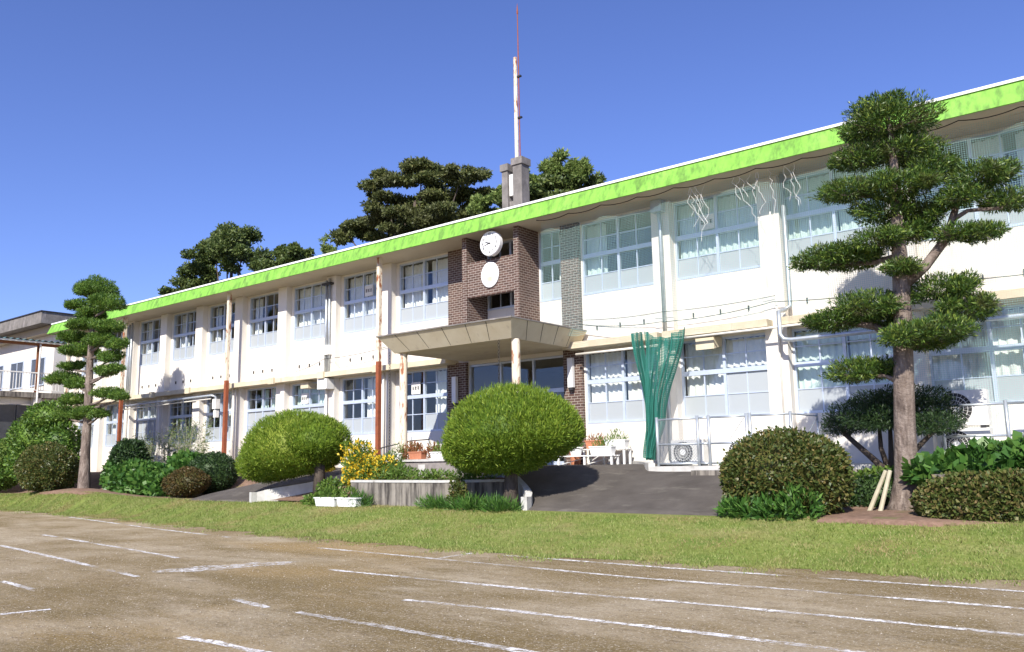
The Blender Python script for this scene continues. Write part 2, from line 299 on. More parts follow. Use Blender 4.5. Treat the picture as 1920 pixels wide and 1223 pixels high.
def foliage(name, parent, blobs, n, L, W, mat, seed, core=.78, **kw):
    pk = {k: kw[k] for k in ('shell', 'flat', 'lump', 'freq', 'zmin') if k in kw}; lk = {k: kw[k] for k in ('out', 'up', 'rnd', 'fold') if k in kw}
    P, D = blob_points(blobs, n, seed, **pk); me = leaf_mesh(name, P, D, L, W, seed+5, **lk)
    if core:
        c = core_mesh('c', blobs, seed, core, kw.get('flat', .6)); V0 = len(me.vertices)
        bm_v = np.empty(V0*3, np.float32); me.vertices.foreach_get('co', bm_v); cv = np.empty(len(c.vertices)*3, np.float32); c.vertices.foreach_get('co', cv)
        fl = np.empty(len(me.polygons)*4, np.int32); me.loops.foreach_get('vertex_index', fl); cf = np.empty(len(c.polygons)*4, np.int32); c.loops.foreach_get('vertex_index', cf)
        nm = np_mesh(name, np.concatenate([bm_v, cv]).reshape(-1, 3), np.concatenate([fl, cf+V0]).reshape(-1, 4)); bpy.data.meshes.remove(me); bpy.data.meshes.remove(c); me = nm
    return link(name, me, mat, parent)
def rim(blobs, seed, k=3):
    rr = random.Random(seed); out = list(blobs)
    for (x, y, z, a, b_, c) in blobs:
        for _ in range(k):
            t_ = rr.uniform(0, 6.28); q_ = rr.uniform(.65, 1.0); s_ = rr.uniform(.28, .5); out.append((x+a*q_*math.cos(t_), y+b_*q_*math.sin(t_), z+c*rr.uniform(-.35, .45), a*s_, b_*s_, c*rr.uniform(.4, .7)))
    return out
def P3(l, dr=.85, dz=1.0): return [(x, y, z, rx, rx*dr, rz*dz) for (x, y, z, rx, rz) in l]
def text_mesh(txt, size, ext=.004):
    cu = bpy.data.curves.new('t', 'FONT'); cu.body = txt; cu.size = size; cu.align_x = 'CENTER'; cu.align_y = 'CENTER'; cu.extrude = ext
    o = bpy.data.objects.new('t', cu); COL.objects.link(o); dg = bpy.context.evaluated_depsgraph_get()
    me = bpy.data.meshes.new_from_object(o.evaluated_get(dg)); bpy.data.objects.remove(o); return me

# ================================================================== SETTING
ZF = -1.415
def edge_y(x): return float(np.interp(x, [-80, -20, 0, 9, 20, 28, 36, 50, 90], [-5.8, -5.8, -6.0, -6.6, -7.9, -8.5, -7.6, -7.4, -7.4]))+.10*math.sin(x*2.3)+.07*math.sin(x*5.1+1)
def soil_edge(x): return -5.0-.75*math.exp(-((x-33.6)/1.6)**2)-.45*math.exp(-((x-3.9)/2.2)**2)
def mound(x, y): return .10*math.exp(-((x-33.5)/1.4)**2-((y+4.2)/1.2)**2)+.30*math.exp(-((x-3.9)/3.2)**2-((y+4.6)/1.1)**2)
def lawn_z(x, y):
    e = edge_y(x); return ZF+.012+.50*sm((y-e)/max(.5, -5.0-e))+mound(x, y)
def soil_z(x, y): return -.905+.86*sm((y+3.8)/2.6)+mound(x, y)
struct('playing_field', grid('playing_field', list(np.linspace(-500, 500, 41)), list(np.linspace(-400, 600, 41)), lambda x, y: ZF), 'field')
xs = list(np.arange(-70, 80.1, .5)); lawnV = []; lawnF = []
NJ = 14
for i, x in enumerate(xs):
    e, s_ = edge_y(x), soil_edge(x)+.25
    for j in range(NJ+1):
        y = e+(s_-e)*j/NJ; lawnV.append((x, y, lawn_z(x, y) if j else ZF+.004))
for i in range(len(xs)-1):
    for j in range(NJ): a = i*(NJ+1)+j; lawnF.append((a, a+NJ+1, a+NJ+2, a+1))
struct('lawn', np_mesh('lawn', np.array(lawnV), np.array(lawnF)), 'lawn')
struct('garden_soil', grid('garden_soil', list(np.arange(-70, 80.1, .6)), list(np.arange(-6.2, 9.1, .3)), lambda x, y: soil_z(x, y)-(0.0 if y > soil_edge(x)-.1 else .9)), 'soil')
# driveway: a U that climbs from the lawn at both feet to the porch
def dz(x, y):
    top = -3.25+1.75*sm((abs(x-21.9)-2.4)/2.8); return -.885+.905*min(1, max(0, (y+5.15)/(top+5.15)))**.9
def drive_span(y):
    t = sm((y+5.2)/2.2); return (12.6+1.2*t, 15.9+3.0*t), (26.2-2.2*t, 30.9 if y < -2.2 else 27.56)
V = []; F = []
ys = [-5.24]+list(np.linspace(-5.2, .02, 27))
for side in (0, 1):
    n0 = len(V)
    for y in ys:
        a, b_ = drive_span(y)[side]
        for k in range(13): x = a+(b_-a)*k/12; V.append((x, y, dz(x, y) if y > -5.22 else -1.05))
    for j in range(len(ys)-1):
        for k in range(12): q = n0+j*13+k; F.append((q, q+1, q+14, q+13))
n0 = len(V)
ys2 = np.linspace(-3.2, .02, 8)
for y in ys2:
    l, r = drive_span(y); 
    for k in range(9): x = l[1]+(r[0]-l[1])*k/8; V.append((x, y, dz(x, y)))
for j in range(7):
    for k in range(8): q = n0+j*9+k; F.append((q, q+1, q+10, q+9))
struct('driveway', np_mesh('driveway', np.array(V), np.array(F)), 'asphalt')
struct('pavement', MB().box(27.55, 46, -2.25, .0, -.95, -.03).mesh('pavement'), 'kerb')
struct('hill', grid('hill', list(np.linspace(-120, 80, 41)), list(np.linspace(12, 110, 25)), lambda x, y: ZF+15*sm((y-12)/26)*(.75+.25*math.sin(x*.06+1))-2.0), 'hill')
# lime lines on the field, each a strip laid on the dirt
def line(pts, wd=.055, name='lane_line'):
    V = []; F = []; rnd = random.Random(len(pts)*7+int(pts[0][0]*13))
    P = []
    for (a, b) in zip(pts[:-1], pts[1:]):
        n = max(2, int((Vector(b)-Vector(a)).length/.25))
        for i in range(n): t = i/n; P.append((a[0]+(b[0]-a[0])*t, a[1]+(b[1]-a[1])*t))
    P.append(pts[-1])
    for i, (x, y) in enumerate(P):
        a, b = P[max(0, i-1)], P[min(len(P)-1, i+1)]; d = Vector((b[0]-a[0], b[1]-a[1])).normalized(); nx, ny = -d.y, d.x
        o = rnd.uniform(-.008, .008); ww = wd*rnd.uniform(.75, 1.2)/1
        V += [(x+nx*(o-ww), y+ny*(o-ww), ZF+.005), (x+nx*(o+ww), y+ny*(o+ww), ZF+.005)]
        if i: k = 2*i; F.append((k-2, k, k+1, k-1))
    return struct(name, np_mesh(name, np.array(V), np.array(F)), 'lime')
for pts in ([(8.77, -7.14), (16.83, -8.48), (20.65, -8.96)], [(24.32, -9.45), (27.31, -9.6), (29.73, -9.75), (31.48, -9.86), (33.76, -9.79), (42, -9.75)],
            [(28.3, -8.66), (31.47, -8.74), (35.91, -8.55), (42, -8.5)], [(15.61, -10.81), (21.91, -11.61), (23.55, -11.85)], [(27.2, -11.5), (31.8, -11.40), (33.12, -11.28), (34.81, -11.23), (42, -11.2)],
            [(30.2, -12.85), (31.7, -12.73), (33.55, -12.69), (42, -12.66)], [(29.8, -14.08), (31.52, -14.12), (33.01, -14.2), (41, -14.2)], [(17.72, -12.54), (21.27, -12.97), (25.33, -13.53)],
            [(29.94, -15.52), (30.42, -15.48), (40, -15.55)], [(28.4, -13.93), (29.26, -14.08)], [(27.63, -9.55), (27.6, -8.7)], [(27.06, -16.01), (27.19, -15.53)], [(2, -8.6), (9.5, -9.7)], [(24.0, -14.86), (25.48, -14.97)]):
    line(pts)
pv = [(25.45, -12.1, ZF+.005)]; rr = random.Random(2)
for k in range(40):
    a = 2*math.pi*k/40; u_1, v_1 = 1.05*math.cos(a)*(1+.15*rr.uniform(-1, 1)), .33*math.sin(a)*(1+.3*rr.uniform(-1, 1)); pv.append((25.45+.42*u_1-.9*v_1, -12.1+.9*u_1+.42*v_1, ZF+.005))
struct('lime_patch', np_mesh('lime_patch', np.array(pv), np.array([(0, 1+k, 1+(k+1) % 40) for k in range(40)])), 'limethin')
# ================================================================== SCHOOL BUILDING
B = thing('school_building', 'two storey cream school building with green roof edge and brown tiled entrance tower', 'building', (14, 0, 0))
def part(name, mb, mat, parent=None, smooth=False):
    me = mb.mesh(name) if isinstance(mb, MB) else mb
    o = link(name, me, mat, parent or B, smooth)
    if (parent or B) is B: o.matrix_parent_inverse = Matrix.Translation((-14, 0, 0))
    return o
XL, XR = -7.2, 46.0
LW = [-6.9+2.95*k for k in range(0, 9)]                 # left edges of left wing windows (last at 16.7)
LW = [-1+2.95*k for k in range(-2, 7)]
RW = [24.35+3.0*k for k in range(0, 7)]
wins = [(x, x+2.12) for x in LW[:-1]]+[(LW[-1], 19.06)]+[(x, x+2.42) for x in RW]
S1, T1, S2, T2 = 1.15, 3.2, 4.85, 7.0
# front wall: butted boxes, window holes left open
wl = MB()
def wall_row(z0, z1, holes, xa=XL, xb=XR):
    x = xa
    for (a, b_) in sorted(holes)+[(xb, xb)]:
        if a > x+.001: wl.box(x, a, 0, .22, z0, z1)
        x = max(x, b_)
ENT = (19.9, 23.7)
hol2 = wins+[(20.72, 22.58), (22.79, 23.66)]
wall_row(-1.0, 0.0, [])
wall_row(0.0, S1, [ENT]); wall_row(S1, T1, wins+[ENT]); wall_row(T1, S2, []); wall_row(S2, T2, hol2); wall_row(T2, 7.06, [])
part('wall', wl, 'wall')
part('side_wall', MB().box(XL, XL+.22, .22, 9, -1, 7.06), 'wall'); part('side_wall', MB().box(XR-.22, XR, .22, 9, -1, 7.06), 'wall')
part('back_wall', MB().box(XL, XR, 9, 9.22, -1, 7.06), 'wall')
# pilasters
pil = [x-.41 for x in LW]+[x-.29 for x in RW[1:]]
for xc in pil:
    part('pilaster', MB().box(xc-.27, xc+.27, -.25, -.002, -.6, 7.048), 'wall')
# rooms
part('room_ceiling', MB().box(XL+.22, XR-.22, .22, 9, 3.35, 3.75), 'interior'); part('room_floor', MB().box(XL+.22, XR-.22, .22, 9, -.3, .12), 'intfloor')
part('upper_floor', MB().box(XL+.22, XR-.22, .22, 9, 3.752, 3.9), 'intfloor')
for k, (zz0, zz1) in enumerate(((.12, 3.35), (3.9, 7.05))):
    part('corridor_wall', MB().box(XL+.22, XR-.22, 6.4, 6.5, zz0, zz1), 'interior')
    for xp in [LW[i]-.41 for i in (1, 4, 7)]+[19.3, 24.1, 30.06, 36.06]: part('partition', MB().box(xp-.06, xp+.06, .22, 6.4, zz0, zz1), 'interior')
# roof, soffit, fascia
part('roof_slab', MB().box(-7.6, XR+.4, -1.2, 9.6, 7.1, 7.5), 'darkconc')
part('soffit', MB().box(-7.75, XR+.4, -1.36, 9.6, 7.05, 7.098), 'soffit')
fa = MB().hexa([(-7.9, -1.42, 7.02), (XR+.5, -1.42, 7.02), (XR+.5, -1.364, 7.02), (-7.84, -1.364, 7.02), (-7.72, -1.25, 7.50), (XR+.5, -1.25, 7.50), (XR+.5, -1.202, 7.50), (-7.66, -1.202, 7.50)])
fo = part('fascia', fa, 'green')
fe = part('fascia', MB().hexa([(-7.9, -1.36, 7.02), (-7.84, -1.36, 7.02), (-7.84, 9.7, 7.02), (-7.9, 9.7, 7.02), (-7.72, -1.2, 7.5), (-7.66, -1.2, 7.5), (-7.66, 9.7, 7.5), (-7.72, 9.7, 7.5)]), 'green')
cp = part('roof_flashing', MB().box(-7.76, XR+.5, -1.29, -1.05, 7.503, 7.565), 'whitecap')
# ledges over the ground floor windows
led = [(XL-.1, 19.45), (24.0, 27.02), (27.16, 30.0), (30.35, 33.0), (33.2, 36.1), (36.2, 39.1), (39.2, 45)]
for a, b_ in led: part('ledge', MB().box(a, b_, -.62, -.252, 3.25, 3.43).box(a, b_, -.25, -.003, 3.25, 3.425), 'cream')
for xc in pil[1:9]: part('ledge_block', MB().box(xc-.17, xc+.17, -.70, -.622, 3.21, 3.46), 'cream')
# small wire hooks on the spandrels
hook = MB().box(-.012, .012, -.05, 0, -.06, .06).mesh('hook'); hook.materials.append(M['dark'])
for (a, b_) in wins:
    for k in range(3):
        o = part('hook', hook, None); o.location = (a+.45+k*(b_-a-.9)/2, -.002, 3.86)
# ---- windows
pane_cache = {}
def pane_me(w_, h_, mat):
    k = (round(w_, 3), round(h_, 3), mat)
    if k not in pane_cache:
        me = MB().box(-w_/2, w_/2, -.003, .003, -h_/2, h_/2).mesh('pane'); me.materials.append(M[mat]); pane_cache[k] = me
    return pane_cache[k]
cur_cache = {}
def curtain_me(w_, h_, mat, seed):
    k = (round(w_, 2), round(h_, 2), mat, seed % 3)
    if k not in cur_cache:
        rr = random.Random(seed % 3); nx = 44; V = []; F = []
        ph = rr.uniform(0, 6)
        for j in range(5):
            for i in range(nx+1):
                u = i/nx; V.append(((u-.5)*w_, .035*math.sin(u*w_*34+ph+.5*math.sin(u*9))*(.55+.11*j)+.012*math.sin(u*90), h_/2-h_*j/4+(.03*abs(math.sin(u*w_*17+ph)) if j == 0 else 0)))
        for j in range(4):
            for i in range(nx): a = j*(nx+1)+i; F.append((a, a+1, a+nx+2, a+nx+1))
        me = np_mesh('curtain', np.array(V), np.array(F)); me.materials.append(M[mat]); me.shade_smooth(); cur_cache[k] = me
    return cur_cache[k]
def window(x0, x1, z0, z1, zt, cols=4, curt=(), frost=(0,), cmat='curtain', seed=0, rows=(2, 2), frosted=None, ztop=None):
    """aluminium window: frame mesh is the part, panes and curtains its sub-parts"""
    xc = (x0+x1)/2; f = MB(); yf, yb = .02, .12
    f.box(x0, x1, yf-.03, yb, z0, z0+.06); f.box(x0, x1, yf, yb, z1-.05, z1); f.box(x0, x0+.045, yf, yb, z0+.06, z1-.05); f.box(x1-.045, x1, yf, yb, z0+.06, z1-.05)
    f.box(x0+.045, x1-.045, yf-.01, yb-.01, zt-.06, zt+.06)
    xa, xb = x0+.045, x1-.045; cw = (xb-xa)/cols
    sect = [(z0+.06, zt-.06, rows[1], 'l'), (zt+.06, z1-.05, rows[0], 'u')]
    panes = []
    for (za, zb, nr, tg) in sect:
        for c in range(1, cols):
            big = (c == cols//2 and cols > 2); t = .036 if big else .015
            f.box(xa+c*cw-t, xa+c*cw+t, yf+(.0 if big else .03), yb-(.0 if big else .03), za, zb)
        rh = (zb-za)/nr
        for k in range(nr):
            for c in range(cols):
                tl = .036 if (c == cols//2 and c and cols > 2) else (.015 if c else 0); tr = .036 if (c+1 == cols//2 and cols > 2) else (.015 if c+1 < cols else 0)
                a, b_ = xa+c*cw+tl, xa+(c+1)*cw-tr; lo = za+k*rh+(.013 if k else 0); hi = za+(k+1)*rh-(.013 if k+1 < nr else 0)
                if k: f.box(a, b_, yf+.03, yb-.03, za+k*rh-.013, za+k*rh+.013)
                panes.append((a, b_, lo, hi, tg, k, c))
    me = f.mesh('window'); me.transform(Matrix.Translation((-xc, 0, -z0)))
    o = part('window', me, 'alu'); o.location = (xc, 0, z0)
    o.matrix_parent_inverse = Matrix.Translation((-14, 0, 0))
    for (a, b_, lo, hi, tg, k, c) in panes:
        mt_ = 'frost' if ((tg == 'l' and k == 0 and c in frost) or (frosted and (tg, k, c) in frosted)) else 'glass'
        q = link('pane', pane_me(b_-a, hi-lo, mt_), None, o); q.location = ((a+b_)/2-xc, .07, (lo+hi)/2-z0)
    for (u0, u1) in curt:
        a, b_ = x0+(x1-x0)*u0, x0+(x1-x0)*u1; h_ = z1-z0-.1
        q = link('curtain', curtain_me(b_-a, h_, cmat, seed+int(u0*10)), None, o); q.location = ((a+b_)/2-xc, .30, h_/2+.04)
    return o
ALL4 = (0, 1, 2, 3)
cur2 = [((0, .25),), ((.75, 1),), ((0, .3), (.8, 1)), ((.1, .45), (.8, 1)), ((0, .2),), ((.0, .24),), ((0, .5), (.5, 1)), ((0, .48), (.5, 1)), ((0, .47), (.55, 1)), ((0, .27),), ((0, .5), (.5, 1)), ((0, .5), (.52, 1)), ((.5, .75), (.85, 1)), ((0, .3), (.7, 1)), ((0, .5),), ((0, .5),)]
cur1 = [((0, 1),), ((0, .5),), ((0, 1),), ((.2, .4),), ((.5, 1),), ((.25, .5), (.6, .95)), ((0, .5), (.5, 1)), ((.5, 1),), ((.72, 1),), ((.62, .95),), ((0, .45), (.5, 1)), ((0, .5), (.5, 1)), ((0, .5), (.52, 1)), ((0, .5), (.5, .95)), ((0, .5),), ((0, .5),)]
cur1 = cur1[:8]+[((.62, .82), (.84, 1))]+cur1[10:]+[((0, .5),)]
for i, (a, b_) in enumerate(wins):
    window(a+.002, b_-.002, S2+.002, T2-.002, 6.0, 4, cur2[i % len(cur2)], ALL4, 'curtain_g' if i in (9, 10, 11) else 'curtain', i)
    fr = None
    if i in (2, 5, 6): fr = {('l', 1, c) for c in range(4)}
    if i == 10: fr = {('l', 1, 2), ('l', 1, 3)}
    window(a+.002, b_-.002, S1+.002, T1-.002, 2.33, 4, cur1[i % len(cur1)], ALL4 if i not in (8,) else (2, 3), 'curtain_g' if i in (11, 6, 5) else 'curtain', i+3, frosted=fr)
window(20.72, 22.58, S2+.002, T2-.002, 6.0, 4, (), (), 'curtain', 1)
window(22.79, 23.66, S2+.002, T2-.002, 6.02, 2, ((.62, 1),), (0, 1), 'curtain', 2)
# entrance screen: tall plain lights over doors
ex0, ex1 = ENT
f = MB()
for x in (ex0, ex0+1.26, ex0+2.52, ex1-.06): f.box(x+.002, x+.058, .02, .12, .02, 3.19)
for (a, b_) in ((ex0+.06, ex0+1.26), (ex0+1.32, ex0+2.52), (ex0+2.58, ex1-.06)):
    f.box(a, b_, .03, .11, 2.12, 2.24); f.box(a, b_, .03, .11, 3.13, 3.19); f.box(a, b_, .03, .11, .02, .12)
me = f.mesh('entrance_screen'); es = part('entrance_screen', me, 'alu')
for (a, b_) in ((ex0+.06, ex0+1.26), (ex0+1.32, ex0+2.52), (ex0+2.58, ex1-.06)):
    for (lo, hi) in ((.12, 2.12), (2.24, 3.13)):
        q = link('pane', pane_me(b_-a, hi-lo, 'glass'), None, es); q.location = ((a+b_)/2, .07, (lo+hi)/2)
# ---- brown tiled entrance tower
part('tiled_pylon', MB().box(20.54, 20.72, -1.0, -.003, 3.79, 7.047), 'brick'); part('tiled_pylon', MB().box(22.58, 22.77, -1.0, -.003, 3.79, 7.047), 'brick')
part('tiled_panel', MB().box(20.722, 22.578, -.97, -.79, 5.12, 6.22), 'brick')
part('tiled_wall', MB().box(19.07, 20.538, -.06, -.003, 3.79, 7.047), 'brick')
part('tiled_column', MB().box(23.66, 24.3, -.12, -.003, -.3, 7.047), 'brick')
part('tiled_column', MB().box(19.07, 19.88, -.12, -.003, -.3, 3.28), 'brick')
# ---- porch roof and posts
b0, b1, y0 = 19.85, 24.2, -3.2
pr = MB().hexa([(b0, y0, 3.3), (b1, y0, 3.3), (b1, -.13, 3.3), (b0, -.13, 3.3), (b0-.33, y0-.38, 3.76), (b1+.3, y0-.38, 3.76), (b1+.3, -.13, 3.76), (b0-.33, -.13, 3.76)])
po = part('porch_roof', pr, 'cream')
for k in range(1, 6):
    t = k/6+.02*math.sin(k*5); xb_, xt = b0+(b1-b0)*t, b0-.33+(b1-b0+.63)*t
    part('panel_joint', MB().hexa([(xb_-.008, y0-.004, 3.305), (xb_+.008, y0-.004, 3.305), (xb_+.008, y0+.02, 3.305), (xb_-.008, y0+.02, 3.305), (xt-.008, y0-.384, 3.755), (xt+.008, y0-.384, 3.755), (xt+.008, y0-.36, 3.755), (xt-.008, y0-.36, 3.755)]), 'dark', po)
for k in range(1, 5):
    yb_ = y0+(3.07)*k/5; yt = y0-.38+3.45*k/5
    part('panel_joint', MB().hexa([(b1-.02, yb_-.008, 3.305), (b1+.004, yb_-.008, 3.305), (b1+.004, yb_+.008, 3.305), (b1-.02, yb_+.008, 3.305), (b1+.28, yt-.008, 3.755), (b1+.304, yt-.008, 3.755), (b1+.304, yt+.008, 3.755), (b1+.28, yt+.008, 3.755)]), 'dark', po)

part('mossy_coping', MB().box(b0-.36, b1+.33, y0-.41, -.14, 3.762, 3.80), 'darkconc', po)
for x in (20.02, 24.2-.02):
    part('post', MB().tube([(x, -3.0, -.1, .115), (x, -3.0, 3.298, .115)], 14), 'peel', smooth=False)
# ---- rusty support poles under the eaves
for x in (16.78, 7.92, -.52, -6.2):
    part('upper_pole', MB().box(x-.065, x+.065, -1.07, -.94, 3.5, 7.049), 'peel'); part('lower_pole', MB().box(x-.068, x+.068, -1.073, -.937, -.4, 3.498), 'rust')
# ---- rainwater pipes and conduits
def pipe(name, pts, r, mat, parent=None, seg=8): return part(name, MB().tube([(*p_, r) for p_ in pts], seg), mat, parent, True)
dp = pipe('drainpipe', [(27.08, -.36, 6.75), (27.12, -.36, 6.4), (27.12, -.36, 3.45)], .055, 'galv'); part('hopper', MB().box(26.93, 27.25, -.5, -.26, 6.72, 7.04), 'galv', dp)
pipe('drainpipe', [(27.12, -.36, 3.22), (27.12, -.36, .1)], .055, 'galv')
pipe('drainpipe', [(30.50, -.36, 7.0), (30.50, -.36, 3.72), (30.36, -.42, 3.62), (30.34, -.72, 3.55), (30.34, -.72, 3.0), (30.42, -.72, 2.88), (30.6, -.72, 2.85), (37, -.72, 2.86)], .055, 'galv')
pipe('conduit', [(30.14, -.30, 6.4), (30.14, -.30, .2)], .025, 'pvc')
pipe('conduit', [(24.4, -.55, 3.08), (27.0, -.55, 3.08)], .035, 'pvc'); pipe('conduit', [(27.3, -.68, 3.18), (31.9, -.68, 3.2)], .03, 'pvc')
for x, zt in ((13.36, 6.95), (13.18, 6.9), (-1.2, 6.95), (-1.42, 6.9)): pipe('drainpipe', [(x, -.33, zt), (x, -.33, 3.45)], .045, 'galv')
part('pipe_bracket', MB().box(13.0, 13.5, -.42, -.26, 6.72, 6.8), 'dark')
for x in (16.32, 16.52, 13.3, 7.6, 7.45, 1.7, -1.3): pipe('drainpipe', [(x, -.36, 3.22), (x, -.36, -.3)], .04, 'pvc')
pipe('conduit', [(-1.0, -.8, 2.93), (6.6, -.8, 3.0), (6.68, -.7, 2.95), (6.7, -.6, 2.4)], .05, 'galv'); pipe('conduit', [(-1.0, -.72, 2.8), (6.4, -.72, 2.88)], .03, 'pvc')
part('meter_box', MB().box(6.55, 6.8, -.75, -.55, 2.45, 2.85).box(6.6, 6.76, -.72, -.56, 2.1, 2.4), 'offwhite')
part('vent_hood', MB().hexa([(28.05, -.5, 2.86), (28.55, -.5, 2.86), (28.55, -.02, 2.96), (28.05, -.02, 2.96), (28.05, -.5, 3.16), (28.55, -.5, 3.16), (28.55, -.02, 3.2), (28.05, -.02, 3.2)]), 'cream')
part('vent_hood', MB().box(13.1, 13.62, -.62, -.27, 2.83, 3.2), 'offwhite'); part('vent_hood', MB().box(11.85, 12.3, -.4, -.01, 2.95, 3.14), 'cream')
part('junction_box', MB().box(13.15, 13.45, -.42, -.26, 4.1, 4.45), 'offwhite')
# paper signs behind the panes
def room_sign(x, z, label):
    t = thing('room_sign', label, 'sign', (x, .02, z)); link('board', MB().box(-.21, .21, .0, .008, -.2, .2).mesh('board'), 'offwhite', t)
    rr = random.Random(int(x*10))                      # three blurred dark characters, too small to read in the photograph
    for k in (-1, 0, 1):
        q_ = MB(); cx = k*.12
        for j in range(3): z_ = -.045+.04*j+rr.uniform(-.006, .006); q_.box(cx-.045, cx+.045, -.006, -.001, z_, z_+.016)
        q_.box(cx-.012+rr.uniform(-.015, .015), cx+.008, -.009, -.0065, -.055, .06); link('character', q_.mesh('character'), 'dark', t)
room_sign(LW[6]+.78, 2.62, 'white paper room sign in dark ground floor window left of the entrance poles')
room_sign(LW[8]+.80, 2.62, 'white paper room sign in ground floor window beside the entrance')
room_sign(LW[7]+1.36, 6.30, 'white paper room sign in upper window behind the rusty pole')
room_sign(28.30, 6.30, 'white paper room sign in upper window behind the pale net')
# ---- clock, emblem, lamps
ck = thing('wall_clock', 'round white double faced clock hung between the brown tiled pylons', 'clock', (21.86, -1.16, 6.62))
link('case', MB().lathe([(.36, -.10), (.385, -.08), (.385, .05), (.37, .075)], seg=40, axis='y').mesh('case'), 'whitecap', ck, False)
link('dial', MB().lathe([(.352, .0765), (.352, .081)], seg=40, axis='y').mesh('dial'), 'white', ck)
for k in range(1, 13):
    me = text_mesh(str(k), .115); me.transform(Matrix.Rotation(math.pi/2, 4, 'X')); a = math.pi/2-k*math.pi/6
    o = link('numeral', me, 'dark', ck); o.location = (.275*math.cos(a), -.086, .275*math.sin(a))
def hand(ang, L, wd, nm):
    a = math.pi/2-ang; dx, dz_ = math.cos(a), math.sin(a); nx, nz = -dz_*wd, dx*wd
    link(nm, MB().hexa([(-dx*.05-nx, -.098, -dz_*.05-nz), (dx*L-nx*.5, -.098, dz_*L-nz*.5), (dx*L-nx*.5, -.094, dz_*L-nz*.5), (-dx*.05-nx, -.094, -dz_*.05-nz), (-dx*.05+nx, -.098, -dz_*.05+nz), (dx*L+nx*.5, -.098, dz_*L+nz*.5), (dx*L+nx*.5, -.094, dz_*L+nz*.5), (-dx*.05+nx, -.094, -dz_*.05+nz)]).mesh(nm), 'dark', ck)
hand(math.radians(9.72*30), .17, .016, 'hour_hand'); hand(math.radians(42.5*6), .27, .010, 'minute_hand')
link('bracket', MB().box(-.05, .05, -.02, .06, .385, .43).box(-.03, .03, -.01, .05, -.41, -.386).mesh('bracket'), 'dark', ck)
em = thing('emblem_plaque', 'oval white emblem plaque on the brown tiled panel below the clock', 'plaque', (21.67, -.975, 5.72))
pl = MB().lathe([(.33, 0), (.345, .015), (.345, .04), (.33, .05)], seg=36, axis='y').mesh('plaque'); pl.transform(Matrix.Diagonal((1, 1, 1.14, 1))); link('plaque', pl, 'white', em)
M['palegrey'] = surf('faded_grey_print', [(.3, (.60, .64, .60)), (.7, (.68, .71, .67))], 8, .6); M['palegold'] = surf('faded_gold_print', [(.3, (.62, .56, .36)), (.7, (.70, .64, .45))], 8, .6)
q = MB()
for sx in (-1, 1): q.hexa([(sx*.04-.02, -.054, -.05), (sx*.04+.02, -.054, -.05), (sx*.04+.02, -.051, -.05), (sx*.04-.02, -.051, -.05), (sx*.13-.055, -.054, .22), (sx*.13+.055, -.054, .22), (sx*.13+.055, -.051, .22), (sx*.13-.055, -.051, .22)])
link('leaf_mark', q.mesh('leaf_mark'), 'palegrey', em)
link('centre_mark', MB().box(-.10, .10, -.054, -.051, -.22, -.06).box(-.03, .03, -.057, -.0545, -.20, -.08).mesh('centre_mark'), 'palegold', em)
for x, y, z, lb in ((19.48, -.13, 2.42, 'slim white wall lamp on shaded brown tiles left of entrance'), (23.98, -.13, 2.62, 'slim white wall lamp on brown tiled column right of the entrance')):
    t = thing('wall_lamp', lb, 'lamp', (x, y, z)); link('diffuser', MB().box(-.085, .085, -.14, -.02, -.42, .42).mesh('diffuser'), 'white', t)
    link('mount', MB().box(-.05, .05, -.02, 0, -.46, .3).box(-.07, .07, -.12, -.03, -.50, -.425).mesh('mount'), 'dark', t)
# rain chains from the porch
def rain_chain(x, y, z1, z0, lb):
    t = thing('rain_chain', lb, 'chain', (x, y, z0)); mb = MB(); n = int((z1-z0)/.09)
    for k in range(n):
        z = (k+.5)*.09; a, c = (.028, 0) if k % 2 else (0, .028)
        ring = [(a*math.cos(t_), c*math.cos(t_), z+.052*math.sin(t_), .008) for t_ in np.linspace(0, 2*math.pi, 9)]; mb.tube(ring, 4, False)
    link('links', mb.mesh('links'), 'chain', t)
rain_chain(19.78, -3.32, 3.33, -.1, 'black iron rain chain hanging left of the cream porch post'); rain_chain(23.85, -3.3, 3.3, .3, 'black iron rain chain hanging beside the post behind the dome shrub')
# ---- roof mast
ms = thing('lightning_mast', 'tall rusty lightning mast on dark concrete pillars above the roof', 'mast', (19.6, 3.0, 7.5))
for dx, dy, s_, h in ((-.34, 0, .13, 3.05), (.28, -.05, .2, 3.15)):
    link('pillar', MB().box(dx-s_, dx+s_, dy-.22, dy+.22, -.0, h).box(dx-s_-.05, dx+s_+.05, dy-.27, dy+.27, h+.002, h+.26).mesh('pillar'), 'darkconc', ms)
link('base_block', MB().box(-.205, .075, -.12, .12, .0, 1.9).mesh('base_block'), 'darkconc', ms); link('meter_panel', MB().box(-.19, .06, -.14, .12, 2.1, 2.9).mesh('meter_panel'), 'offwhite', ms)
link('pole', MB().tube([(.09, -.02, 2.0, .075), (.09, -.02, 7.4, .07)], 10).mesh('pole'), 'peel', ms)
link('rod', MB().tube([(.2, .03, 3.2, .022), (.2, .03, 7.4, .022), (.2, .03, 9.1, .018), (.2, .03, 9.15, .035), (.2, .03, 9.25, .03), (.2, .03, 9.55, .004)], 8).mesh('rod'), 'rust', ms)
for z in (3.45, 5.0, 6.6): link('clamp', MB().box(.0, .32, -.03, .06, z, z+.06).mesh('clamp'), 'dark', ms)
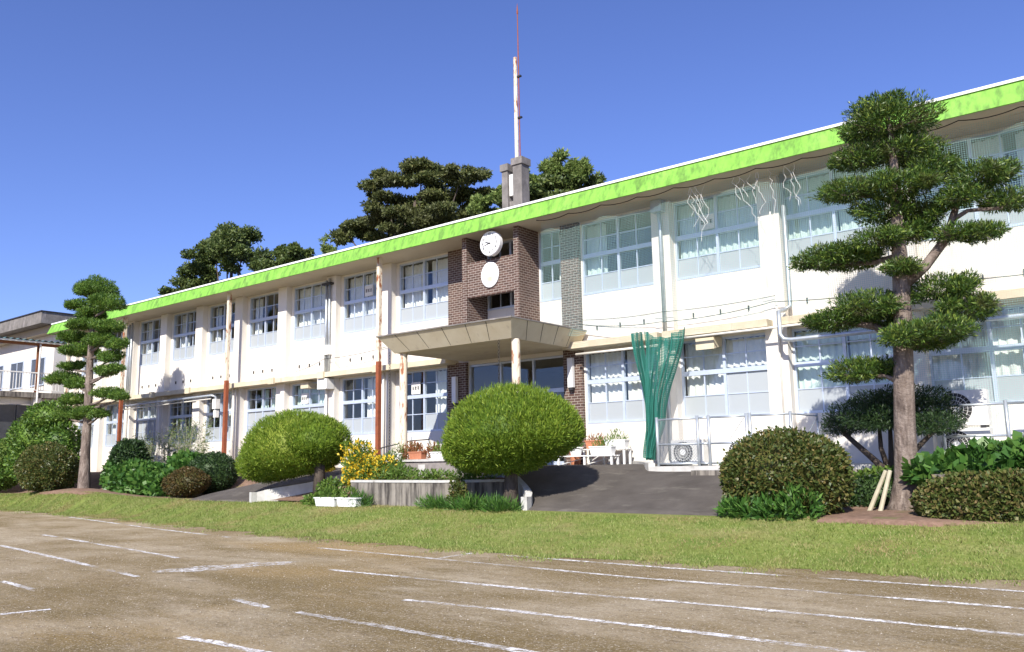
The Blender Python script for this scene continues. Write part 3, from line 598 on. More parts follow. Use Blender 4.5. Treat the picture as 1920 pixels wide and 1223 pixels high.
# ================================================================== NETS, WIRES, FENCES
def sheet(name, x0, x1, y, z0, z1, nx, nz, wob, mat, gather=None):
    V = []; F = []; UV = []
    for j in range(nz+1):
        for i in range(nx+1):
            u, v = i/nx, j/nz; x = x0+(x1-x0)*u; z = z1+(z0-z1)*v
            zz = z+wob*.9*math.sin(u*nx*.13*3)*(v > .98)+wob*.5*math.sin(x*2.1)*v; V.append((x, y+wob*math.sin(x*3.1+v*2)+wob*.6*math.sin(x*7+v*5), zz)); UV.append((x, z))
    for j in range(nz):
        for i in range(nx): a = j*(nx+1)+i; F.append((a, a+nx+1, a+nx+2, a+1))
    me = np_mesh(name, np.array(V), np.array(F)); uv = me.uv_layers.new(name='UVMap')
    for l in me.loops: uv.data[l.index].uv = UV[l.vertex_index]
    me.shade_smooth(); return me
tag(link('safety_net', sheet('safety_net', 23.62, 38.5, -.98, 3.55, 6.97, 150, 24, .05, 'net'), 'net'), 'pale green net stretched over the upper windows right of entrance', 'net')
tag(link('safety_net', sheet('safety_net', 33.15, 38.5, -.86, .55, 3.2, 60, 24, .06, 'net'), 'net'), 'pale green net draped over ground floor windows beside stacked air conditioners', 'net')
# gathered net hanging from the ledge
V = []; F = []; UV = []; NX, NZ = 70, 34
for (tp, kn, bt, cnt, y_) in (((26.86, 28.02), (26.82, 27.35), (26.72, 27.02), 6.5, -1.0), ((26.42, 26.78), (26.80, 26.98), (26.76, 26.95), 3.0, -.93)):
    n0 = len(V)
    for j in range(NZ+1):
        v = j/NZ; k = sm(v/.68); lo = tp[0]+(kn[0]-tp[0])*k; hi = tp[1]+(kn[1]-tp[1])*k
        if v > .68: q_ = sm((v-.68)/.32); lo = kn[0]+(bt[0]-kn[0])*q_; hi = kn[1]+(bt[1]-kn[1])*q_
        for i in range(NX+1):
            u = i/NX; sag = .22*math.sin(u*math.pi)*max(0, 1-v*2) if cnt > 4 else 0
            V.append((lo+(hi-lo)*u+.02*math.sin(u*23+v*9), y_+.085*math.sin(u*cnt*6.28+1.3*v)+.03*math.sin(u*cnt*17+4*v), 3.42-3.28*v-sag+.03*math.sin(u*19))); UV.append((u*cnt*.8, v*3.6))
    for j in range(NZ):
        for i in range(NX): q_ = n0+j*(NX+1)+i; F.append((q_, q_+NX+1, q_+NX+2, q_+1))
me = np_mesh('gathered_net', np.array(V), np.array(F)); uv = me.uv_layers.new(name='UVMap')
for l in me.loops: uv.data[l.index].uv = UV[l.vertex_index]
tag(link('gathered_net', me, 'netdark'), 'dark green net gathered into a hanging bundle by the fence', 'net')
def wire(name, label, pts, r, mat, cat='cable', sag=0, n=20):
    P = []
    for a, b_ in zip(pts[:-1], pts[1:]):
        for i in range(n): t = i/n; P.append((a[0]+(b_[0]-a[0])*t, a[1]+(b_[1]-a[1])*t, a[2]+(b_[2]-a[2])*t-sag*4*t*(1-t), r))
    P.append((*pts[-1], r)); return tag(link(name, MB().tube(P, 5).mesh(name), mat, None, True), label, cat)
wire('cable', 'black cable looping along the soffit above the pale net', [(23.6+1.1*k, -1.2+.05*(k % 2), 7.0) for k in range(14)], .012, 'chain', sag=.07, n=8)
wire('cable', 'thin dark cable strung along the wall above the right ledges', [(24.35, -.30, 3.98), (27.0, -.42, 3.72), (30.1, -.42, 3.86), (34, -.3, 3.8), (40, -.3, 3.85)], .010, 'dark', sag=.08)
wire('cable', 'second thin cable strung from the tiled column to the drainpipe', [(24.32, -.14, 4.12), (27.1, -.43, 3.98), (30.14, -.34, 4.02)], .008, 'dark', sag=.05)
wire('cable', 'thin cable sagging across the wall left of the rusty poles', [(11.2, -.28, 3.62), (13.2, -.42, 3.95), (16.4, -.3, 4.1)], .010, 'dark', sag=.06)
dv = MB(); rr = random.Random(3)
for k in range(16):
    x = rr.choice([28.4, 28.9, 29.3, 29.7, 30.0, 30.3, 30.8, 31.0])+rr.uniform(-.15, .15); z = 6.95; P = [(x, -1.06, z, .006)]
    for j in range(rr.randint(5, 11)): x += rr.uniform(-.09, .11); z -= rr.uniform(.06, .16); P.append((x, -1.06+rr.uniform(-.02, .02), z, .005))
    dv.tube(P, 4)
tag(link('dead_vine', dv.mesh('dead_vine'), 'offwhite'), 'bleached dead vine stems dangling on the net under the eaves', 'vine')
def fence(xs_, label, ztop, diag=True, chain=None, back=None):
    t = thing('fence', label, 'fence', (xs_[0], -2.0, -.03))
    for x in xs_: link('post', MB().tube([(x-xs_[0], 0, 0, .037), (x-xs_[0], 0, ztop+.03, .037)], 8).mesh('post'), 'galv', t, True)
    if back is not None:
        bx = back-xs_[0]; link('post', MB().tube([(bx, 1.7, 0, .03), (bx, 1.7, ztop+.03, .03)], 8).mesh('post'), 'galv', t, True); link('rail', MB().tube([(bx, 0.03, ztop-.03, .022), (bx, 1.68, ztop-.03, .022)], 6).mesh('rail'), 'galv', t, True)
        link('brace', MB().tube([(bx, 0.03, .1, .016), (bx, 1.68, ztop-.08, .016)], 6).mesh('brace'), 'galv', t, True)
    for k, (a, b_) in enumerate(zip(xs_[:-1], xs_[1:])):
        a -= xs_[0]; b_ -= xs_[0]
        for z in (ztop-.03, ztop*.45, .06): link('rail', MB().tube([(a+.037, 0, z, .027), (b_-.037, 0, z, .027)], 6).mesh('rail'), 'galv', t, True)
        if diag and k in diag:
            m_ = (a+b_)/2; link('brace', MB().tube([(a+.05, .01, ztop-.06, .008), (m_, .01, ztop*.48, .008), (b_-.05, .01, ztop-.06, .008)], 5).mesh('brace'), 'galv', t)
        if chain and k in chain:
            mb = MB(); pch = .07; nW = int((b_-a)/pch); H = ztop-.1
            for sg in (1, -1):
                for q_ in range(-int(H/pch)-1, nW+int(H/pch)+1):
                    xs0 = a+q_*pch; p0, p1 = xs0, xs0+sg*H
                    t0, t1 = sorted(((a-p0)/(p1-p0), (b_-p0)/(p1-p0))); t0, t1 = max(0, t0), min(1, t1)
                    if t1-t0 < .02: continue
                    mb.tube([(p0+(p1-p0)*t0, .0, .06+H*t0, .005), (p0+(p1-p0)*t1, .0, .06+H*t1, .005)], 3, False)
            o = link('wire_mesh', mb.mesh('wire_mesh'), 'galv', t); o['kind'] = 'stuff'
fence([27.66, 28.72, 29.0, 29.92, 30.0, 30.92], 'galvanised pipe fence round the air conditioners beside the driveway top', 1.13, (2,), (0,), 30.92)
fence([33.9, 35.0, 36.6, 38.2], 'galvanised pipe fence in front of the stacked air conditioners', 1.13, (), ())
def ac_unit(x, y, z, w_, h_, label, spokes=0):
    t = thing('air_conditioner', label, 'air conditioner', (x, y, z), 'outdoor air conditioner units')
    link('casing', MB().box(-w_/2, w_/2, -.16, .16, 0.05, h_).mesh('casing'), 'offwhite', t)
    link('foot', MB().box(-w_/2+.05, -w_/2+.15, -.17, .17, 0, .048).mesh('foot'), 'dark', t); link('foot', MB().box(w_/2-.15, w_/2-.05, -.17, .17, 0, .048).mesh('foot'), 'dark', t)
    cx = -w_/2+.06+h_*.42; R = h_*.42; mb = MB()
    link('fan_recess', MB().lathe([(R, .161), (R, .166)], (cx, 0, h_*.52), 28, 'y').mesh('fan_recess'), 'dark', t)
    for k in range(1, 5): mb.tube([(cx+R*k/4*math.cos(a), -.172, h_*.52+R*k/4*math.sin(a), .006) for a in np.linspace(0, 2*math.pi, 25)], 4, False)
    for k in range(24): a = k*math.pi/12; mb.tube([(cx+.05*math.cos(a), -.175, h_*.52+.05*math.sin(a), .004), (cx+R*math.cos(a), -.175, h_*.52+R*math.sin(a), .004)], 3, False)
    link('grille', mb.mesh('grille'), 'offwhite', t); link('hub', MB().lathe([(.075, .17), (.075, .185)], (cx, 0, h_*.52), 16, 'y').mesh('hub'), 'white', t)
ac_unit(28.15, -1.3, -.03, .85, .62, 'air conditioner unit behind chain link beside the hanging green net'); ac_unit(29.55, -1.3, -.03, .8, .6, 'air conditioner unit behind the trimmed hedge and pipe fence')
ac_unit(34.12, -1.2, -.03, .95, .68, 'lower of two stacked air conditioners behind the dark umbrella tree'); ac_unit(34.12, -1.2, .652, .95, .75, 'upper of two stacked air conditioners behind the dark umbrella tree'); ac_unit(35.45, -1.2, -.03, .9, .68, 'single low air conditioner behind the galvanised fence and creeper')
# ================================================================== ENTRANCE GARDEN WALLS
rw = MB()
fw = [(20.2, -5.08), (22, -5.12), (23.4, -5.1), (23.9, -4.95), (24.4, -4.55), (24.85, -4.12)]
def wall_strip(mb, P, th, z0f, z1f):
    for (a, b_) in zip(P[:-1], P[1:]):
        d = Vector((b_[0]-a[0], b_[1]-a[1])).normalized(); n_ = Vector((-d.y, d.x))*th
        za0, zb0, za1, zb1 = z0f(a), z0f(b_), z1f(a), z1f(b_)
        mb.hexa([(a[0], a[1], za0), (b_[0], b_[1], zb0), (b_[0]+n_.x, b_[1]+n_.y, zb0), (a[0]+n_.x, a[1]+n_.y, za0), (a[0], a[1], za1), (b_[0], b_[1], zb1), (b_[0]+n_.x, b_[1]+n_.y, zb1), (a[0]+n_.x, a[1]+n_.y, za1)])
t = thing('retaining_wall', 'stained grey concrete retaining wall of the flower bed before the entrance', 'wall', (23, -5.1, -.9))
mb = MB(); wall_strip(mb, fw, .14, lambda p_: -1.1, lambda p_: -.33); me = mb.mesh('wall'); me.transform(Matrix.Translation((-23, 5.1, .9))); link('wall', me, 'concrete', t)
mb = MB(); wall_strip(mb, [(x, y-.02) for x, y in fw], .18, lambda p_: -.328, lambda p_: -.27); me = mb.mesh('coping'); me.transform(Matrix.Translation((-23, 5.1, .9))); link('coping', me, 'kerb', t)
kp = [(25.95, -.30), (26.4, -.75), (26.9, -1.4), (27.3, -2.0), (27.52, -2.24)]; mb = MB(); wall_strip(mb, kp, .16, lambda p_: -.6, lambda p_: .10-.03*(p_[0]-25.95))
tag(link('kerb_wall', mb.mesh('kerb_wall'), 'kerb'), 'short pale kerb running from the plant stands to the fence corner', 'kerb')
def kerb_curve(side):
    P = []
    for k in range(11):
        y = -5.25+2.05*k/10; l, r = drive_span(y); P.append((l[1]+.02, y) if side == 0 else (r[0]-.02, y))
    return P
for side, lb in ((1, 'pale concrete kerb curving up the right driveway ramp past the dome shrub'), (0, 'pale concrete kerb climbing beside the left driveway ramp')):
    mb = MB(); P = kerb_curve(side); wall_strip(mb, P, .15 if side else -.15, lambda p_: -1.1, lambda p_: dz(p_[0], p_[1])+.22 if p_[1] > -5.2 else -.62)
    tag(link('kerb_wall', mb.mesh('kerb_wall'), 'kerb'), lb, 'kerb')
t = thing('terrace_wall', 'low slate tiled wall below the porch with a pale stone coping', 'wall', (22, -3.4, -.4))
link('wall', MB().box(-2.6, 2.3, -.02, .16, -.5, .58).mesh('wall'), 'slate', t); link('coping', MB().box(-2.66, 2.36, -.07, .2, .582, .64).mesh('coping'), 'kerb', t); link('panel', MB().box(-.95, -.7, -.035, -.021, .05, .5).mesh('panel'), 'kerb', t)
struct('planter_soil', grid('planter_soil', list(np.arange(16.6, 26.0, .4)), list(np.arange(-5.0, -3.2, .2)), lambda x, y: ((-.34+.1*sm((y+5)/1.4)) if not (x > 23.6 and y < -5.2+1.1*(x-23.6)) else -1.2) if x > 20.2 else (-.85+.45*sm((y+5)/1.6)+.1*sm((x-19)/1.2))), 'soil')
tag(link('garden_wall', MB().box(34.25, 46, -4.85, -4.62, -1.0, -.17).mesh('garden_wall'), 'concrete'), 'low stained garden wall covered with ivy beside the large cloud pruned tree', 'wall')
tag(link('garden_wall', MB().box(28.8, 33.2, -2.6, -2.4, -1.0, -.12).mesh('garden_wall'), 'concrete'), 'low concrete wall in shade behind the trimmed hedge', 'wall')
# white planter boxes by the wall
for k, (x, dx) in enumerate(((19.72, .40), (20.58, .37))):
    t = thing('planter_box', ('longer white planter box at the foot of the stained retaining wall', 'shorter white planter box standing beside the longer one')[k], 'planter', (x, -5.42, lawn_z(x, -5.42)-.0))
    link('trough', MB().hexa([(-dx+.03, -.12, .0), (dx-.03, -.12, .0), (dx-.03, .12, .0), (-dx+.03, .12, .0), (-dx, -.15, .2), (dx, -.15, .2), (dx, .15, .2), (-dx, .15, .2)]).mesh('trough'), 'white', t)
    link('rim', MB().box(-dx-.02, dx+.02, -.17, .17, .202, .23).mesh('rim'), 'white', t)
    foliage('plants', t, [(0, 0, .26, dx*.8, .12, .22)], 260, .12, .03, 'fresh', 900+k, 0, up=1.2, rnd=.7)
# plant stands with pots
def stand(x0, x1, y, h, label):
    t = thing('plant_stand', label, 'stand', ((x0+x1)/2, y, .0)); hw = (x1-x0)/2
    for dy in (-.14, 0, .14): link('slat', MB().box(-hw, hw, dy-.055, dy+.055, h-.03, h).mesh('slat'), 'white', t)
    n = max(2, int((x1-x0)/.65)+1)
    for k in range(n):
        x = -hw+.04+(2*hw-.08)*k/(n-1)
        for dy in (-.15, .15): link('leg', MB().box(x-.025, x+.025, dy-.025, dy+.025, .0, h-.032).mesh('leg'), 'white', t)
    for k in range(n-1):
        xa, xb = -hw+.04+(2*hw-.08)*k/(n-1), -hw+.04+(2*hw-.08)*(k+1)/(n-1); link('brace', MB().tube([(xa, .0, .04, .012), (xb, .0, h-.05, .012)], 5).mesh('brace'), 'white', t)
stand(23.3, 25.9, -1.05, .27, 'low white slatted plant stand at the top of the driveway'); stand(24.6, 25.95, -.5, .44, 'taller white plant stand against the sunlit wall')
def pot(x, y, z, r, h, mat, label, pl='fresh', box=0, n=160, ph=.2):
    t = thing('flower_pot' if not box else 'planter_box', label, 'flower pot' if not box else 'planter', (x, y, z))
    if box: link('trough', MB().hexa([(-box+.03, -.09, 0), (box-.03, -.09, 0), (box-.03, .09, 0), (-box+.03, .09, 0), (-box, -.12, h), (box, -.12, h), (box, .12, h), (-box, .12, h)]).box(-box-.015, box+.015, -.135, .135, h+.001, h+.03).mesh('trough'), mat, t)
    else: link('pot', MB().lathe([(r*.68, 0), (r*.95, h*.85), (r*1.08, h*.86), (r*1.08, h)], seg=16).mesh('pot'), mat, t, False)
    foliage('plants', t, [(0, 0, h+.04, (box or r)*.95, r if not box else .1, ph)], n, .11, .02, pl, int(x*31+y*7), 0, up=1.4, rnd=.6, shell=.8)
pot(23.5, -1.05, .272, .13, .2, 'terra', 'terracotta pot at the far end of the low white stand'); pot(24.05, -1.05, .272, .14, .2, 'terra', 'second terracotta pot on the low stand next to a white bowl')
pot(24.65, -1.05, .272, .2, .22, 'white', 'wide white bowl planter on the low white stand', 'broad'); pot(25.5, -1.05, .272, .15, .2, 'white', 'white trough with grassy plants on the low stand', 'fresh', .34, 220)
pot(24.95, -.5, .442, .15, .2, 'terra', 'terracotta trough on the taller white stand', 'redleaf', .28, 160, .16); pot(25.6, -.5, .442, .15, .2, 'white', 'white trough of pale grassy plants on the taller stand', 'fresh', .33, 240, .24)
pot(24.2, -.42, .022, .19, .5, 'terra', 'tall terracotta pot with red foliage against the tiled column', 'redleaf', 0, 220, .3)
pot(20.9, -3.30, .245, .13, .18, 'terra', 'pink terracotta trough on the terrace coping', 'redleaf', .25, 150, .18); pot(21.8, -3.32, .245, .13, .16, 'white', 'pale trough with bushy flowers on the terrace coping', 'fresh', .3, 220, .25); pot(20.15, -3.3, .245, .13, .18, 'offwhite', 'off white pot by the left porch post', 'fresh', 0, 120, .25)
hr = thing('handrail', 'thin grey handrail beside the left driveway behind yellow flowers', 'handrail', (17.6, -1.5, .0))
link('rail', MB().tube([(-.2, 0, .62, .018), (1.2, 0, .82, .018), (2.0, 0, .84, .018)], 6).mesh('rail'), 'dark', hr); 
for x, h in ((-.15, .63), (1.2, .95), (1.95, .84)): link('post', MB().tube([(x, 0.03, -.1, .016), (x, 0.03, h, .016)], 6).mesh('post'), 'galv', hr)
# ================================================================== WALKWAY AND BUILDING ON THE LEFT
wk = thing('covered_walkway', 'two storey covered walkway with white railing and corrugated roof', 'walkway', (-9.6, -6, -.9))
def wp(name, mb, mat, parent=None):
    me = mb.mesh(name); me.transform(Matrix.Translation((9.6, 6, .9))); return link(name, me, mat, parent or wk)
wp('deck', MB().box(-10.9, -8.3, -14, -.2, 3.75, 4.02), 'concrete')
for y in (-13, -9.2, -5.4, -1.6): wp('roof_post', MB().box(-8.5, -8.38, y, y+.12, 4.022, 6.45), 'brownwood'); wp('pier', MB().box(-8.75, -8.4, y, y+.35, -1.2, 3.748), 'wall')
wp('roof_beam', MB().box(-8.62, -8.30, -14, .2, 6.452, 6.62), 'brownwood'); wp('gutter', MB().box(-8.28, -8.16, -14, .3, 6.56, 6.64), 'offwhite')
V = []; F = []; n = 190
for i in range(n+1):
    y = -14.2+14.7*i/n
    for x in (-11.3, -8.1): V.append((x, y, 6.68+.04*math.sin(i*1.6)+(.18 if x < -10 else 0)))
for i in range(n): F.append((2*i, 2*i+1, 2*i+3, 2*i+2))
me = np_mesh('roof_sheet', np.array(V), np.array(F)); me.transform(Matrix.Translation((9.6, 6, .9))); link('roof_sheet', me, 'roofgreen', wk)
for k in range(7): wp('lower_dark_infill', MB().box(-8.95, -8.9, -13.9+k*1.95, -12.0+k*1.95, -.9, 3.4), 'darkglass_infill')  # dark panels added so the space under the deck reads dark
wp('lower_beam', MB().box(-9.0, -8.8, -14, -.3, 3.42, 3.748), 'wall'); wp('lower_wall', MB().box(-11, -8.97, -14, -.25, -1.2, 3.4), 'interior')
rl = wp('railing', MB().box(-8.42, -8.36, -14, -.25, 5.0, 5.06).box(-8.41, -8.37, -14, -.25, 4.12, 4.16), 'offwhite')
bal = MB().box(-.012, .012, -.012, .012, 0, .838).mesh('baluster'); bal.materials.append(M['offwhite'])
for k in range(92): o = link('baluster', bal, None, rl); o.location = (-8.39+9.6, -13.9+k*.148+6, 4.161+.9)
wp('downpipe', MB().tube([(-8.3, -1.5, 6.5, .05), (-8.3, -1.5, 3.5, .05), (-8.9, -1.5, 3.1, .05)], 8), 'offwhite')
lb = thing('annex_building', 'neighbouring white building with weathered grey concrete roof band', 'building', (-20, 4, -1))
def lp(name, mb, mat):
    me = mb.mesh(name); me.transform(Matrix.Translation((20, -4, 1))); return link(name, me, mat, lb)
lp('wall', MB().box(-42, -13.6, 1.4, 14, -1.2, 8.35), 'wall'); lp('roof_band', MB().box(-43, -12.7, .2, 15, 8.352, 9.02), 'darkconc'); lp('roof_edge', MB().box(-43.05, -12.64, .14, 15, 9.022, 9.08), 'dark')
for x in (-16.5, -19.5, -22.5):
    for z in (1.3, 5.0):
        fr_ = MB().box(x, x+1.9, 1.33, 1.398, z, z+.08).box(x, x+1.9, 1.33, 1.398, z+1.62, z+1.7).box(x, x+.06, 1.33, 1.398, z+.08, z+1.62).box(x+1.84, x+1.9, 1.33, 1.398, z+.08, z+1.62).box(x+.92, x+.98, 1.33, 1.398, z+.08, z+1.62)
        wn = lp('window', fr_, 'alu')
        for xa_, xb_ in ((x+.06, x+.92), (x+.98, x+1.84)): me = MB().box(xa_, xb_, 1.37, 1.39, z+.08, z+1.62).mesh('pane'); me.transform(Matrix.Translation((20, -4, 1))); link('pane', me, 'darkglass_infill', wn)
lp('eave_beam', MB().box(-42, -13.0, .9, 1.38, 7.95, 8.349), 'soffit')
lp('side_window', MB().box(-13.598, -13.55, 2.5, 6.5, 5.0, 6.6), 'dark')
gr = thing('far_roof', 'dark roof corner of a building beyond the covered walkway', 'roof', (-18, -6, 5))
link('eave', MB().box(-6, 3.15, -9, .3, 4.55, 4.85).mesh('eave'), 'dark', gr); link('wall', MB().box(-6, 2.3, -8.5, -.4, -6.2, 4.548).mesh('wall'), 'wall', gr)
# ================================================================== PLANTS
def tree(name, label, cat, base, group=None): return thing(name, label, cat, base, group)
def rel(l, base): return [tuple(a-b for a, b in zip(p_[:3], base))+tuple(p_[3:]) for p_ in l]
def trunk(parent, l, base, mat='bark', name='trunk', seg=12): return link(name, MB().tube(rel(l, base), seg).mesh(name), mat, parent, True)
PINE_R = [(33.82, -3.6, 6.39, 0.92, 0.43), (33.57, -3.6, 6.75, 0.51, 0.23), (33.25, -3.6, 5.81, 0.57, 0.31), (34.02, -3.4, 5.83, 0.71, 0.25), (34.45, -3.4, 5.38, 0.5, 0.3), (33.96, -3.8, 5.04, 0.61, 0.28), (33.01, -3.8, 5.16, 0.62, 0.23), (33.6, -3.6, 4.67, 0.55, 0.3), (34.08, -3.3, 4.58, 0.5, 0.25), (33.44, -3.9, 4.07, 0.5, 0.25), (32.51, -3.8, 3.91, 0.57, 0.29), (33.89, -3.4, 4.24, 0.5, 0.28), (32.89, -3.4, 3.87, 0.62, 0.23), (35.15, -3.3, 5.07, 0.6, 0.31), (34.87, -3.6, 4.71, 0.43, 0.24), (35.46, -3.1, 4.62, 0.43, 0.25), (34.71, -3.5, 4.07, 0.43, 0.19), (35.12, -3.4, 4.03, 0.4, 0.19), (33.86, -3.9, 3.51, 0.39, 0.17), (34.3, -3.2, 3.14, 0.54, 0.3), (34.68, -3.1, 2.7, 0.53, 0.31), (32.52, -3.8, 2.67, 0.51, 0.26), (33.14, -3.7, 2.87, 0.7, 0.35), (33.38, -3.4, 2.67, 0.45, 0.28), (33.86, -4.0, 2.23, 0.48, 0.27), (34.37, -3.7, 2.33, 0.62, 0.27), (34.07, -3.4, 2.15, 0.49, 0.19), (32.75, -3.5, 1.7, 0.53, 0.28), (33.25, -3.4, 1.72, 0.4, 0.24)]
PINE_R_TRUNK = [(33.52, -3.6, -0.81, 0.277), (33.55, -3.6, -0.29, 0.211), (33.6, -3.6, 0.66, 0.184), (33.66, -3.6, 1.63, 0.176), (33.73, -3.6, 2.61, 0.162), (33.77, -3.6, 3.4, 0.153), (33.78, -3.6, 4.22, 0.12), (33.83, -3.6, 5.03, 0.09), (33.82, -3.6, 5.98, 0.061), (33.8, -3.6, 6.52, 0.031)]
PINE_R_LIMB = [(33.85, -3.6, 3.29, 0.108), (34.17, -3.5, 3.56, 0.088), (34.49, -3.4, 3.98, 0.083), (34.65, -3.4, 4.3, 0.068), (34.77, -3.3, 4.7, 0.059), (35.14, -3.3, 4.97, 0.034)]
PINE_R_L2 = [(34.65, -3.4, 4.35, 0.049), (34.94, -3.4, 4.49, 0.039), (35.46, -3.2, 4.48, 0.029)]
PINE_R_L3 = [(33.79, -3.6, 3.81, 0.069), (33.3, -3.5, 3.78, 0.051), (32.57, -3.7, 3.81, 0.031)]
PINE_R_L4 = [(33.69, -3.6, 2.21, 0.098), (33.23, -3.6, 2.54, 0.065), (32.68, -3.7, 2.67, 0.041)]
PINE_R_L5 = [(33.7, -3.6, 2.11, 0.098), (34.12, -3.6, 2.17, 0.058), (34.52, -3.3, 2.45, 0.039)]
PINE_R_L6 = [(33.64, -3.6, 1.43, 0.058), (33.34, -3.6, 1.6, 0.039), (32.77, -3.6, 1.64, 0.025)]
PINE_R_L7 = [(33.83, -3.6, 4.83, 0.06), (33.43, -3.6, 5.02, 0.041), (32.95, -3.6, 5.17, 0.026)]
PINE_R_L8 = [(34.49, -3.4, 3.98, 0.039), (34.77, -3.4, 4.05, 0.029), (35.11, -3.4, 4.01, 0.019)]
MUSH = [(32.74, -2.3, 0.93, 0.8, 0.41), (32.21, -2.3, 0.84, 0.52, 0.39), (33.29, -2.1, 0.96, 0.85, 0.4), (33.86, -2.1, 0.78, 0.46, 0.36), (31.99, -2.3, 0.69, 0.31, 0.24), (33.81, -2.8, 0.67, 0.55, 0.25), (32.89, -2.9, 0.8, 0.62, 0.31), (33.26, -2.3, 1.22, 0.95, 0.26)]
MUSH_T0 = [(32.9, -2.3, -0.18, 0.074), (32.53, -2.3, 0.19, 0.059), (32.14, -2.3, 0.58, 0.049), (32.05, -2.3, 0.74, 0.022)]
MUSH_T1 = [(32.9, -2.2, -0.18, 0.063), (32.78, -2.2, 0.29, 0.048), (32.81, -2.3, 0.82, 0.032)]
MUSH_T2 = [(32.97, -2.3, -0.18, 0.063), (33.0, -2.3, 0.39, 0.047), (33.02, -2.3, 0.92, 0.032)]
MUSH_T3 = [(33.05, -2.3, -0.18, 0.063), (33.48, -2.3, 0.28, 0.052), (33.79, -2.3, 0.58, 0.036), (33.94, -2.3, 0.72, 0.02)]
PINE_L = [(4.01, -4.5, 7.19, 0.81, 0.56), (2.61, -4.5, 6.71, 0.61, 0.29), (5.11, -4.5, 6.46, 0.71, 0.38), (3.59, -4.5, 6.26, 0.64, 0.26), (3.42, -4.5, 5.85, 0.9, 0.28), (5.22, -4.5, 5.54, 0.67, 0.29), (2.31, -4.5, 5.42, 0.7, 0.31), (4.63, -4.5, 5.07, 0.76, 0.34), (5.86, -4.5, 4.78, 0.45, 0.25), (2.87, -4.5, 4.81, 0.82, 0.3), (5.37, -4.5, 4.33, 0.52, 0.25), (5.22, -4.5, 3.8, 0.49, 0.23), (5.84, -4.5, 3.88, 0.41, 0.18), (2.1, -4.5, 4.27, 0.57, 0.18), (1.59, -4.5, 3.78, 0.84, 0.31), (3.05, -4.5, 3.46, 0.54, 0.26), (5.54, -4.5, 2.92, 0.65, 0.24), (6.26, -4.5, 2.77, 0.36, 0.16), (2.68, -4.5, 2.84, 0.56, 0.3), (3.89, -4.5, 2.28, 0.63, 0.29), (2.05, -4.5, 2.26, 0.65, 0.3), (4.78, -4.5, 2.18, 0.41, 0.19)]
PINE_L_TRUNK = [(3.92, -4.5, -0.58, 0.228), (3.87, -4.5, 0.73, 0.177), (3.86, -4.5, 2.18, 0.157), (3.81, -4.5, 3.87, 0.138), (3.78, -4.5, 5.16, 0.107), (3.93, -4.5, 6.44, 0.064), (3.95, -4.5, 7.31, 0.043)]
BALL_R = [(25.49, -4.8, 0.94, 1.54, 0.88)]
BALL_R2 = [(24.55, -4.8, 0.66, 0.86, 0.61), (26.65, -4.8, 0.9, 0.59, 0.57), (25.92, -4.8, 1.29, 0.97, 0.51)]
BALL_L = [(17.08, -4.6, 0.72, 1.56, 1.02), (15.53, -4.6, 0.36, 0.73, 0.65), (18.29, -4.6, 0.84, 0.83, 0.76), (17.31, -4.6, 1.25, 0.94, 0.5)]
BALL_TR = [(25.84, -4.8, -0.33, 0.18), (25.81, -4.8, 0.09, 0.133), (25.59, -4.8, 0.57, 0.085)]
BALL_TL = [(18.28, -4.6, -0.5, 0.165), (18.31, -4.6, 0.17, 0.136), (18.06, -4.6, 0.62, 0.091)]
BALL_TL2 = [(18.29, -4.6, 0.02, 0.091), (17.59, -4.6, 0.3, 0.069), (16.58, -4.6, 0.5, 0.047)]
BAMB = [(2.84, -1.6, 1.3, 0.68, 0.91), (5.78, -1.6, 1.32, 1.08, 0.97), (7.33, -1.6, 1.38, 0.42, 0.84)]
T1 = [(-24.95, 22.0, 18.76, 2.11, 2.11), (-30.77, 22.0, 18.75, 2.7, 1.72), (-27.45, 22.0, 19.93, 1.68, 1.34), (-22.5, 22.0, 16.46, 2.29, 1.6), (-33.36, 22.0, 17.63, 2.25, 1.4), (-20.32, 22.0, 17.73, 1.26, 0.99), (-18.14, 22.0, 17.14, 1.54, 0.88), (-36.12, 22.0, 17.26, 1.53, 0.92)]
T2 = [(-3.42, 22.0, 19.83, 2.32, 1.47), (-7.04, 22.0, 20.01, 2.0, 1.28), (-0.31, 22.0, 19.34, 2.05, 1.12), (-9.68, 22.0, 18.24, 2.05, 1.31), (-5.61, 22.0, 17.66, 2.75, 1.57), (-1.34, 22.0, 17.61, 2.63, 1.5), (0.69, 22.0, 19.69, 1.3, 0.67), (-11.52, 22.0, 17.74, 1.04, 0.83), (-3.42, 22.0, 21.04, 1.36, 0.46)]
BUSHB = [(4.7, 20.0, 16.64, 1.37, 1.09), (7.28, 20.0, 16.78, 1.49, 0.99), (8.92, 20.0, 16.59, 1.3, 0.98), (10.87, 20.0, 16.32, 1.11, 0.89), (3.57, 20.0, 16.34, 1.21, 0.86)]
BAMB2 = [(9.44, 21.0, 17.68, 0.92, 0.79), (10.99, 21.0, 17.05, 0.71, 0.71)]
BAMB3 = [(-12.71, 21.0, 16.99, 0.58, 0.66)]
